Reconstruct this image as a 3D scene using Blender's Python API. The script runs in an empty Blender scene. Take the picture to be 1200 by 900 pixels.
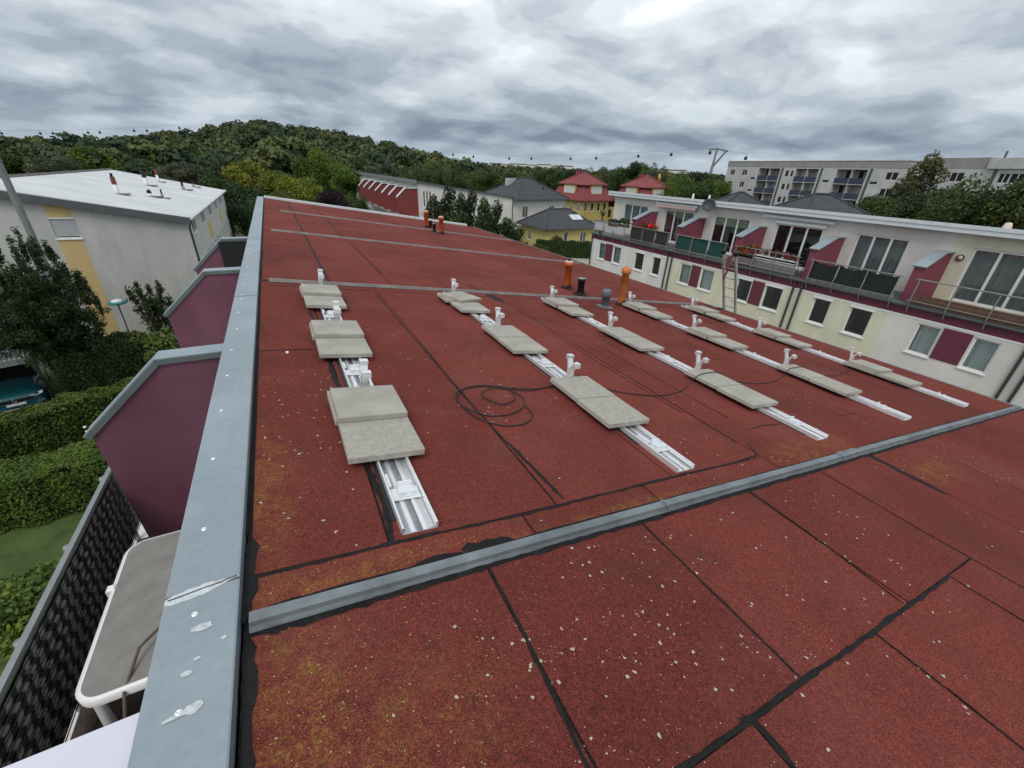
import bpy, bmesh, math, random
import numpy as np
from mathutils import Vector, Matrix

R = math.radians
rng = random.Random(7)
nrg = np.random.default_rng(11)
scene = bpy.context.scene
COL = scene.collection

# ------------------------------------------------------------------ camera
EYE = Vector((0.0, 0.0, 1.75))
cam_d = bpy.data.cameras.new("camera")
cam_d.sensor_width = 36.0
cam_d.lens = 14.745
cam_d.clip_start = 0.05
cam_d.clip_end = 9000.0
cam = bpy.data.objects.new("camera", cam_d)
COL.objects.link(cam)
cr = Vector((0.88752, -0.459199, 0.038001))
cu = Vector((0.179763, 0.421013, 0.889063))
cf = Vector((0.424256, 0.782231, -0.456204))
mw = Matrix.Identity(4)
for i in range(3):
    mw[i][0], mw[i][1], mw[i][2] = cr[i], cu[i], -cf[i]
    mw[i][3] = EYE[i]
cam.matrix_world = mw
scene.camera = cam

# ------------------------------------------------------------------ view, sun, sky
scene.view_settings.view_transform = 'Standard'
scene.view_settings.look = 'None'
scene.view_settings.exposure = 0.33
scene.view_settings.gamma = 1.0
scene.cycles.max_bounces = 6
scene.cycles.transparent_max_bounces = 12

SUN_EL, SUN_AZ = R(55), R(222)      # azimuth measured clockwise from +Y towards +X
sd = bpy.data.lights.new("sun", 'SUN')
sd.energy = 1.25
sd.angle = R(25)
sd.color = (1.0, 0.965, 0.92)
sun = bpy.data.objects.new("sun", sd)
COL.objects.link(sun)
sv = Vector((math.sin(SUN_AZ) * math.cos(SUN_EL), math.cos(SUN_AZ) * math.cos(SUN_EL), math.sin(SUN_EL)))
sun.rotation_euler = (-sv).to_track_quat('-Z', 'Y').to_euler()

world = bpy.data.worlds.new("World")
scene.world = world
world.use_nodes = True
wt = world.node_tree
wt.nodes.clear()


class NT:
    """small node helper"""
    def __init__(self, tree):
        self.t = tree
    def n(self, typ, **kw):
        nd = self.t.nodes.new(typ)
        for k, v in kw.items():
            if k.startswith('_'):
                setattr(nd, k[1:], v)
        for k, v in kw.items():
            if k.startswith('_'):
                continue
            key = int(k[1:]) if (k[0] == 'i' and k[1:].isdigit()) else k.replace('__', ' ')
            s = nd.inputs[key]
            if isinstance(v, bpy.types.NodeSocket):
                self.t.links.new(v, s)
            else:
                s.default_value = v
        return nd
    def math(self, op, a, b=0.0, c=None, clamp=False):
        kw = dict(_operation=op, _use_clamp=clamp, i0=a, i1=b)
        if c is not None:
            kw['i2'] = c
        return self.n('ShaderNodeMath', **kw).outputs[0]
    def mix(self, fac, a, b, blend='MIX'):
        nd = self.n('ShaderNodeMixRGB', _blend_type=blend, i0=fac, i1=a, i2=b)
        return nd.outputs[0]
    def ramp(self, fac, stops, interp='LINEAR'):
        nd = self.n('ShaderNodeValToRGB', i0=fac)
        cr_ = nd.color_ramp
        cr_.interpolation = interp
        while len(cr_.elements) < len(stops):
            cr_.elements.new(0.5)
        for e, (p, c) in zip(cr_.elements, stops):
            e.position = p
            e.color = c if len(c) == 4 else (*c, 1)
        return nd.outputs[0]
    def noise(self, vec, scale, detail=4.0, rough=0.55, dist=0.0, dim='3D'):
        return self.n('ShaderNodeTexNoise', _noise_dimensions=dim, Vector=vec, Scale=scale, Detail=detail, Roughness=rough, Distortion=dist).outputs[0]


W = NT(wt)
tc = W.n('ShaderNodeTexCoord')
sky = W.n('ShaderNodeTexSky', _sky_type='NISHITA', _sun_disc=False, _sun_elevation=SUN_EL, _sun_rotation=SUN_AZ)
sky.air_density = 1.0
sky.dust_density = 1.5
sep = W.n('ShaderNodeSeparateXYZ', i0=tc.outputs['Generated'])
zc = W.math('MAXIMUM', sep.outputs[2], 0.0)
den = W.math('ADD', zc, 0.24)
px = W.math('DIVIDE', sep.outputs[0], den)
py = W.math('DIVIDE', sep.outputs[1], den)
cp = W.n('ShaderNodeCombineXYZ', i0=px, i1=py, i2=3.7).outputs[0]
wob_ = W.n('ShaderNodeVectorMath', _operation='SCALE', i0=W.n('ShaderNodeTexNoise', Vector=cp, Scale=2.2, Detail=3.0).outputs[1], Scale=0.22).outputs[0]
cpw = W.n('ShaderNodeVectorMath', _operation='ADD', i0=cp, i1=wob_).outputs[0]
def deck(vec):
    a_ = W.noise(vec, 0.75, 2.0, 0.5, 0.0)
    b_ = W.noise(vec, 1.8, 6.0, 0.50, 0.1)
    return W.math('ADD', W.math('MULTIPLY', a_, 0.38), W.math('MULTIPLY', b_, 0.66))
dens = deck(cpw)
off = W.n('ShaderNodeVectorMath', _operation='ADD', i0=cpw, i1=(0.10, 0.14, 0.0)).outputs[0]
relief = W.math('SUBTRACT', deck(off), dens)      # lumps lit on one side, shaded on the other
dens = W.math('ADD', dens, W.math('MULTIPLY', relief, -0.55))
# thick cloud base is grey, thin cloud is bright; values are sky radiances for strength 0.1
cloud = W.ramp(dens, [(0.36, (7.0, 7.3, 7.5)), (0.45, (5.6, 6.0, 6.3)), (0.52, (4.55, 5.0, 5.4)), (0.59, (3.55, 4.0, 4.5)), (0.70, (2.5, 2.95, 3.5))], 'EASE')
# the deck is seen more edge-on, thicker and bluer, towards the horizon
hi = W.n('ShaderNodeMapRange', _interpolation_type='SMOOTHSTEP', Value=sep.outputs[2], i1=0.0, i2=0.32, i3=0.62, i4=1.22).outputs[0]
hib = W.n('ShaderNodeMapRange', _interpolation_type='SMOOTHSTEP', Value=sep.outputs[2], i1=0.0, i2=0.32, i3=0.74, i4=1.22).outputs[0]
cloud = W.mix(1.0, cloud, W.n('ShaderNodeCombineXYZ', i0=hi, i1=W.math('MULTIPLY', W.math('ADD', hi, hib), 0.5), i2=hib).outputs[0], 'MULTIPLY')
# pale band low over the land
band = W.n('ShaderNodeMapRange', _interpolation_type='SMOOTHSTEP', Value=sep.outputs[2], i1=0.0, i2=0.06, i3=0.5, i4=0.0).outputs[0]
cloud = W.mix(band, cloud, (4.6, 5.3, 6.0, 1))
gap = W.n('ShaderNodeMapRange', Value=dens, i1=0.34, i2=0.24, i3=0.0, i4=0.5).outputs[0]
skyc = W.mix(gap, cloud, sky.outputs[0])
bg = W.n('ShaderNodeBackground', Color=skyc, Strength=0.1)
W.t.links.new(bg.outputs[0], W.n('ShaderNodeOutputWorld').inputs[0])

# ------------------------------------------------------------------ materials
MATS = {}


def mat(name, col, rough=0.8, var=0.0, vscale=3.0, bump=0.0, bscale=40.0, metal=0.0, spec=0.4, col2=None, stain=0.0):
    m = bpy.data.materials.new(name)
    m.use_nodes = True
    t = NT(m.node_tree)
    b = m.node_tree.nodes['Principled BSDF']
    b.inputs['Roughness'].default_value = rough
    b.inputs['Metallic'].default_value = metal
    b.inputs['Specular IOR Level'].default_value = spec
    c4 = (*col, 1)
    b.inputs['Base Color'].default_value = c4
    v = t.n('ShaderNodeTexCoord').outputs['Object']
    out = None
    if var > 0:
        f = t.noise(v, vscale, 6.0, 0.62)
        lo = tuple(max(0, x * (1 - var)) for x in col) if col2 is None else col2
        hi_ = tuple(min(1, x * (1 + var)) for x in col) if col2 is None else col
        out = t.ramp(f, [(0.32, lo), (0.68, hi_)])
    if stain > 0:
        mp = t.n('ShaderNodeMapping', Vector=v, Scale=(1.0, 1.0, 0.22)).outputs[0]
        g = t.ramp(t.noise(mp, 1.6, 7.0, 0.65, 0.4), [(0.42, (1 - stain,) * 3), (0.6, (1, 1, 1))])
        out = t.mix(1.0, out if out is not None else c4, g, 'MULTIPLY')
    if out is not None:
        t.t.links.new(out, b.inputs['Base Color'])
    if bump > 0:
        f = t.noise(v, bscale, 4.0, 0.6)
        bp = t.n('ShaderNodeBump', Strength=bump, Distance=0.02, Height=f)
        t.t.links.new(bp.outputs[0], b.inputs['Normal'])
    MATS[name] = m
    return m


def roof_material():
    m = bpy.data.materials.new('red_mineral_felt')
    m.use_nodes = True
    t = NT(m.node_tree)
    b = m.node_tree.nodes['Principled BSDF']
    b.inputs['Roughness'].default_value = 0.95
    b.inputs['Specular IOR Level'].default_value = 0.12
    g = t.n('ShaderNodeNewGeometry')
    v = g.outputs['Position']
    sp = t.n('ShaderNodeSeparateXYZ', i0=v)
    inf = t.n('ShaderNodeObjectInfo').outputs['Random']
    broad = t.noise(v, 0.55, 6.0, 0.6, 0.5)
    base = t.ramp(broad, [(0.30, (0.150, 0.036, 0.029)), (0.52, (0.194, 0.046, 0.036)), (0.72, (0.216, 0.053, 0.040))])
    shade = t.n('ShaderNodeMapRange', Value=inf, i1=0.0, i2=1.0, i3=0.86, i4=1.07).outputs[0]
    base = t.mix(1.0, base, t.n('ShaderNodeCombineXYZ', i0=shade, i1=shade, i2=shade).outputs[0], 'MULTIPLY')
    # mineral granules
    gr = t.n('ShaderNodeTexVoronoi', Vector=v, Scale=330.0)
    grc = t.ramp(t.n('ShaderNodeSeparateColor', i0=gr.outputs['Color']).outputs[0], [(0.0, (0.42,) * 3), (0.45, (0.85,) * 3), (0.85, (1.15,) * 3), (1.0, (2.0, 1.75, 1.6))])
    base = t.mix(1.0, base, grc, 'MULTIPLY')
    g2 = t.ramp(t.noise(v, 46.0, 3.0, 0.7), [(0.35, (0.80,) * 3), (0.65, (1.16,) * 3)])
    base = t.mix(0.8, base, g2, 'MULTIPLY')
    # grimy, lichen-dulled patches
    dirt = t.ramp(t.noise(v, 1.3, 8.0, 0.68, 0.6), [(0.50, (0, 0, 0)), (0.68, (1, 1, 1))])
    base = t.mix(t.math('MULTIPLY', dirt, 0.45), base, (0.085, 0.036, 0.026, 1))
    dust = t.ramp(t.noise(v, 0.9, 5.0, 0.6, 1.0), [(0.50, (0, 0, 0)), (0.72, (1, 1, 1))])
    base = t.mix(t.math('MULTIPLY', dust, 0.22), base, (0.24, 0.105, 0.09, 1))
    # yellow-orange lichen: near the parapet and along the near flashing
    def dist_to(cx, cy, rx, ry):
        a = t.math('DIVIDE', t.math('SUBTRACT', sp.outputs[0], cx), rx)
        c = t.math('DIVIDE', t.math('SUBTRACT', sp.outputs[1], cy), ry)
        d = t.math('SQRT', t.math('ADD', t.math('MULTIPLY', a, a), t.math('MULTIPLY', c, c)))
        return t.n('ShaderNodeMapRange', Value=d, i1=0.3, i2=1.0, i3=1.0, i4=0.0).outputs[0]
    masks = [dist_to(-0.24, 0.85, 0.26, 0.75), t.math('MULTIPLY', dist_to(0.05, 0.78, 0.6, 0.42), 0.6), dist_to(0.0, 1.53, 0.8, 0.11), dist_to(1.9, 1.50, 0.9, 0.06), dist_to(4.2, 1.62, 1.0, 0.22),
             dist_to(-0.36, 2.3, 0.2, 0.9), dist_to(5.3, 0.95, 0.5, 0.25), dist_to(0.9, 1.5, 0.6, 0.05)]
    tot = masks[0]
    for k in masks[1:]:
        tot = t.math('MAXIMUM', tot, k)
    br = t.ramp(t.noise(v, 9.0, 8.0, 0.75, 0.8), [(0.44, (0, 0, 0)), (0.60, (1, 1, 1))])
    br2 = t.ramp(t.noise(v, 105.0, 3.0, 0.7), [(0.50, (0, 0, 0)), (0.58, (1, 1, 1))])
    lich = t.math('MULTIPLY', t.math('MULTIPLY', tot, br), t.math('ADD', 0.16, t.math('MULTIPLY', br2, 0.84)))
    base = t.mix(t.math('MULTIPLY', lich, 0.9), base, (0.29, 0.165, 0.03, 1))
    # hairline cracks in the weathered felt close to the parapet
    ck = t.n('ShaderNodeTexVoronoi', _feature='DISTANCE_TO_EDGE', Vector=t.n('ShaderNodeVectorMath', _operation='ADD', i0=v, i1=t.n('ShaderNodeVectorMath', _operation='SCALE', i0=t.n('ShaderNodeTexNoise', Vector=v, Scale=14.0, Detail=3.0).outputs[1], Scale=0.05).outputs[0]).outputs[0], Scale=24.0).outputs[0]
    ckm = t.n('ShaderNodeMapRange', Value=ck, i1=0.02, i2=0.06, i3=1.0, i4=0.0).outputs[0]
    area = t.math('MULTIPLY', t.math('MAXIMUM', dist_to(0.3, 0.75, 1.1, 0.9), dist_to(1.6, 0.6, 1.2, 0.6)), t.ramp(t.noise(v, 4.0, 4.0, 0.6), [(0.42, (0, 0, 0)), (0.60, (1, 1, 1))]))
    base = t.mix(t.math('MULTIPLY', t.math('MULTIPLY', ckm, area), 0.5), base, (0.030, 0.012, 0.010, 1))
    t.t.links.new(base, b.inputs['Base Color'])
    h = t.math('ADD', t.math('MULTIPLY', gr.outputs['Distance'], 0.6), t.noise(v, 16.0, 5.0, 0.6))
    bw = t.n('ShaderNodeBump', Strength=0.35, Distance=0.06, Height=t.noise(v, 2.6, 3.0, 0.5))
    bp = t.n('ShaderNodeBump', Strength=0.55, Distance=0.006, Height=h, Normal=bw.outputs[0])
    t.t.links.new(bp.outputs[0], b.inputs['Normal'])
    MATS['felt'] = m
    return m


def foliage_material(name, trans=0.25):
    m = bpy.data.materials.new(name)
    m.use_nodes = True
    t = NT(m.node_tree)
    b = m.node_tree.nodes['Principled BSDF']
    b.inputs['Roughness'].default_value = 0.65
    b.inputs['Specular IOR Level'].default_value = 0.25
    oc = t.n('ShaderNodeObjectInfo').outputs['Color']
    at = t.n('ShaderNodeAttribute', _attribute_name='tint').outputs['Fac']
    k = t.n('ShaderNodeMapRange', Value=at, i1=0.0, i2=1.0, i3=0.45, i4=1.6).outputs[0]
    c = t.mix(1.0, oc, t.n('ShaderNodeCombineXYZ', i0=t.math('MULTIPLY', k, t.math('ADD', 0.78, t.math('MULTIPLY', at, 0.5))), i1=k, i2=t.math('MULTIPLY', k, t.math('SUBTRACT', 1.25, t.math('MULTIPLY', at, 0.6)))).outputs[0], 'MULTIPLY')
    t.t.links.new(c, b.inputs['Base Color'])
    tr = t.n('ShaderNodeBsdfTranslucent', Color=c)
    mx = t.n('ShaderNodeMixShader', i0=trans, i1=b.outputs[0], i2=tr.outputs[0])
    t.t.links.new(mx.outputs[0], m.node_tree.nodes['Material Output'].inputs[0])
    MATS[name] = m
    return m


def glass_material(name, tint=(0.88, 0.92, 0.92), fac=0.13):
    m = bpy.data.materials.new(name)
    m.use_nodes = True
    t = NT(m.node_tree)
    m.node_tree.nodes.remove(m.node_tree.nodes['Principled BSDF'])
    gl = t.n('ShaderNodeBsdfGlossy', Color=(0.9, 0.93, 0.95, 1), Roughness=0.03)
    tr = t.n('ShaderNodeBsdfTransparent', Color=(*tint, 1))
    fr = t.n('ShaderNodeFresnel', IOR=1.5).outputs[0]
    f = t.math('ADD', t.math('MULTIPLY', fr, 0.6), fac - 0.1)
    mx = t.n('ShaderNodeMixShader', i0=f, i1=tr.outputs[0], i2=gl.outputs[0])
    t.t.links.new(mx.outputs[0], m.node_tree.nodes['Material Output'].inputs[0])
    MATS[name] = m
    return m


def wave_material(name, c1, c2, scale, axis, distort=0.0, rough=0.8, bump=0.3, extra=None):
    m = bpy.data.materials.new(name)
    m.use_nodes = True
    t = NT(m.node_tree)
    b = m.node_tree.nodes['Principled BSDF']
    b.inputs['Roughness'].default_value = rough
    v = t.n('ShaderNodeTexCoord').outputs['Object']
    w = t.n('ShaderNodeTexWave', _bands_direction=axis, Vector=v, Scale=scale, Distortion=distort, Detail=1.0)
    w.inputs['Detail Scale'].default_value = 0.6
    c = t.ramp(w.outputs['Fac'], [(0.35, c1), (0.65, c2)])
    t.t.links.new(c, b.inputs['Base Color'])
    if bump:
        bp = t.n('ShaderNodeBump', Strength=bump, Distance=0.01, Height=w.outputs['Fac'])
        t.t.links.new(bp.outputs[0], b.inputs['Normal'])
    MATS[name] = m
    return m


roof_material()
foliage_material('foliage')
foliage_material('petal', 0.15)
glass_material('glass')
mat('bitumen', (0.011, 0.010, 0.010), 0.72, 0.5, 9, 0.9, 38, spec=0.25)
mat('zinc', (0.345, 0.40, 0.435), 0.48, 0.05, 26.0, 0.03, 4, metal=0.5, spec=0.5, stain=0.13)
mat('cap_shade', (0.15, 0.18, 0.18), 0.5, 0.1, 4, metal=0.3)  # shaded tone for the upright front of the divider caps
mat('zinc_strip', (0.235, 0.265, 0.275), 0.45, 0.2, 6, 0.15, 30, metal=0.5, stain=0.2)
mat('zinc_old', (0.22, 0.20, 0.19), 0.6, 0.25, 5, 0.15, 30, metal=0.3)
mat('aluminium', (0.84, 0.85, 0.86), 0.38, 0.06, 8, 0.05, 60, metal=0.6, spec=0.5)
mat('concrete', (0.375, 0.355, 0.305), 0.9, 0.10, 4, 0.16, 150, stain=0.12)
mat('concrete_speckled', (0.35, 0.33, 0.285), 0.9, 0.17, 34, 0.22, 120)
mat('orange_pvc', (0.50, 0.115, 0.025), 0.45, 0.15, 6)
mat('orange_pvc_dusty', (0.55, 0.17, 0.05), 0.6, 0.25, 5)
mat('black_plastic', (0.012, 0.012, 0.013), 0.5)
mat('grey_plastic', (0.12, 0.14, 0.155), 0.5, 0.15, 6)
mat('cream_plastic', (0.62, 0.52, 0.42), 0.6, 0.1, 8)
mat('rubber', (0.015, 0.014, 0.014), 0.6)
mat('maroon_wall', (0.185, 0.072, 0.108), 0.42, 0.14, 1.4, 0.08, 12, spec=0.4, stain=0.14)
mat('maroon_panel', (0.125, 0.028, 0.048), 0.62, 0.10, 1.6, 0.05, 30, spec=0.35)
mat('maroon_bright', (0.215, 0.050, 0.075), 0.65, 0.10, 2, 0.05, 30)
mat('red_panel', (0.21, 0.042, 0.040), 0.7, 0.1, 2)
mat('plaster_render', (0.52, 0.51, 0.485), 0.92, 0.06, 0.8, 0.25, 120, stain=0.12)
mat('plaster_grey', (0.66, 0.63, 0.585), 0.92, 0.05, 1.2, 0.25, 120, stain=0.09)
mat('plaster_white', (0.68, 0.665, 0.625), 0.92, 0.05, 1.2, 0.25, 120, stain=0.08)
mat('plaster_cream', (0.65, 0.635, 0.48), 0.92, 0.05, 1.2, 0.25, 120, stain=0.10)
mat('plaster_yellow', (0.58, 0.43, 0.20), 0.92, 0.06, 1.5, 0.2, 100, stain=0.06)
mat('plaster_lemon', (0.66, 0.54, 0.21), 0.92, 0.05, 1.5, 0.2, 100, stain=0.06)
mat('plaster_gold', (0.54, 0.40, 0.13), 0.92, 0.05, 1.5, 0.2, 100, stain=0.06)
mat('white_frame', (0.74, 0.74, 0.73), 0.45)
mat('white_metal', (0.66, 0.70, 0.72), 0.45, 0.05, 3, stain=0.05)
mat('white_plastic', (0.78, 0.78, 0.77), 0.35)
mat('lavender_sheet', (0.62, 0.61, 0.68), 0.4, 0.05, 2)
mat('ladder_alu', (0.42, 0.42, 0.41), 0.5, 0.1, 6, metal=0.3)
mat('grey_metal', (0.26, 0.275, 0.28), 0.5, 0.1, 6, metal=0.4)
mat('dark_metal', (0.035, 0.038, 0.042), 0.5)
mat('pole_metal', (0.24, 0.24, 0.235), 0.55, 0.15, 4, metal=0.3)
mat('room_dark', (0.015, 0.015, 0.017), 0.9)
mat('membrane', (0.56, 0.58, 0.58), 0.85, 0.10, 0.5, 0.1, 20, stain=0.0)
mat('fascia_dark', (0.09, 0.10, 0.105), 0.6, 0.1, 2)
mat('slate_tile', (0.050, 0.052, 0.058), 0.75, 0.25, 1.5, 0.4, 12)
mat('red_tile', (0.215, 0.048, 0.048), 0.7, 0.2, 1.5, 0.4, 12)
mat('table_top', (0.215, 0.205, 0.19), 0.75, 0.14, 7, 0.2, 70)
mat('deck_wood', (0.045, 0.030, 0.024), 0.7, 0.35, 8, 0.3, 30)
mat('timber', (0.10, 0.055, 0.035), 0.75, 0.3, 8, 0.3, 30)
mat('grey_timber', (0.17, 0.17, 0.16), 0.8, 0.25, 6, 0.3, 30)
mat('rattan', (0.10, 0.075, 0.055), 0.7, 0.2, 20)
mat('green_fabric', (0.010, 0.055, 0.045), 0.85, 0.15, 5, 0.1, 60)
mat('black_tarp', (0.010, 0.014, 0.013), 0.55, 0.3, 4, 0.2, 20)
mat('brown_weave', (0.030, 0.027, 0.024), 0.85, 0.25, 30, 0.4, 70)
mat('white_panel', (0.42, 0.42, 0.43), 0.6, 0.08, 3)
mat('cloth_maroon', (0.20, 0.055, 0.065), 0.9, 0.15, 8)
mat('curtain_dim', (0.30, 0.30, 0.29), 0.9, 0.1, 5)
mat('gutter_grey', (0.10, 0.11, 0.11), 0.5, 0.1, 3, metal=0.3)
mat('curtain', (0.60, 0.62, 0.60), 0.9, 0.08, 5)
mat('blind_green', (0.36, 0.40, 0.27), 0.9, 0.05, 5)
mat('wood_trunk', (0.060, 0.045, 0.032), 0.9, 0.3, 6, 0.6, 20)
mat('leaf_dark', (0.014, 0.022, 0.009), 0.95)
mat('grass', (0.085, 0.130, 0.030), 0.95, 0.35, 1.2, 0.6, 30, col2=(0.035, 0.055, 0.016))
mat('earth', (0.07, 0.075, 0.035), 0.95, 0.35, 0.12, col2=(0.035, 0.05, 0.02))
mat('asphalt', (0.060, 0.060, 0.058), 0.9, 0.2, 3, 0.4, 120)
mat('paving', (0.33, 0.31, 0.27), 0.9, 0.12, 2, 0.3, 60)
mat('lichen_white', (0.45, 0.40, 0.32), 0.95, 0.15, 30)
mat('lichen_pale', (0.38, 0.30, 0.16), 0.95, 0.25, 30)
mat('lichen_orange', (0.27, 0.135, 0.03), 0.95, 0.3, 30)
mat('sealant', (0.50, 0.53, 0.54), 0.8, 0.2, 60)
mat('dropping', (0.47, 0.50, 0.51), 0.9, 0.22, 55)
mat('car_paint', (0.012, 0.11, 0.135), 0.22, spec=0.6)
mat('chrome', (0.75, 0.76, 0.78), 0.18, metal=1.0)
mat('lamp_teal', (0.03, 0.20, 0.20), 0.5)
mat('plattenbau', (0.57, 0.56, 0.53), 0.92, 0.09, 0.35, 0.1, 30, stain=0.13)
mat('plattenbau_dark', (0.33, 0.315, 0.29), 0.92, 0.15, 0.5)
mat('loggia_blue', (0.055, 0.062, 0.10), 0.8, 0.1, 1)
mat('yellow_disc', (0.75, 0.48, 0.05), 0.5)
mat('solar_glass', (0.55, 0.60, 0.64), 0.25)
def screen_material():
    m = bpy.data.materials.new('screen_mat'); m.use_nodes = True
    t = NT(m.node_tree); b = m.node_tree.nodes['Principled BSDF']; b.inputs['Roughness'].default_value = .7
    sp = t.n('ShaderNodeSeparateXYZ', i0=t.n('ShaderNodeNewGeometry').outputs['Position'])
    zz_ = t.math('MULTIPLY', sp.outputs[2], 2 * math.pi / .136)
    ph = t.math('ADD', t.math('MULTIPLY', sp.outputs[1], 2 * math.pi / .125), t.math('MULTIPLY', t.math('SINE', zz_), 1.0))
    ph = t.math('ADD', ph, t.math('MULTIPLY', t.noise(t.n('ShaderNodeNewGeometry').outputs['Position'], 3.0, 2.0), 3.0))
    f = t.math('ADD', t.math('MULTIPLY', t.math('SINE', ph), .5), .5)
    c = t.ramp(f, [(.40, (.010, .010, .010)), (.60, (.23, .215, .20))])
    c = t.mix(1.0, c, t.ramp(t.noise(t.n('ShaderNodeNewGeometry').outputs['Position'], 40.0, 3.0), [(.3, (.7,) * 3), (.7, (1.2,) * 3)]), 'MULTIPLY')
    t.t.links.new(c, b.inputs['Base Color'])
    bp = t.n('ShaderNodeBump', Strength=.5, Distance=.01, Height=f); t.t.links.new(bp.outputs[0], b.inputs['Normal'])
    MATS['screen_mat'] = m


screen_material()
wave_material('corrugated', (0.20, 0.20, 0.20), (0.38, 0.38, 0.37), 2.2, 'X', 0.0, 0.5, 0.0)
wave_material('awning_stripe', (0.62, 0.56, 0.50), (0.34, 0.12, 0.10), 2.6, 'Y', 0.0, 0.9, 0.0)

# ------------------------------------------------------------------ geometry helpers
ORIG = {}           # world origin of every object built here (all unrotated unless copied)


def tag(o, label=None, cat=None, group=None, kind=None):
    if label: o['label'] = label
    if cat: o['category'] = cat
    if group: o['group'] = group
    if kind: o['kind'] = kind
    return o


def thing(name, label, cat, loc=(0, 0, 0), group=None):
    o = bpy.data.objects.new(name, None)
    o.empty_display_size = 0.2
    COL.objects.link(o)
    o.location = loc
    ORIG[o.name] = Vector(loc)
    return tag(o, label, cat, group)


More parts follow.
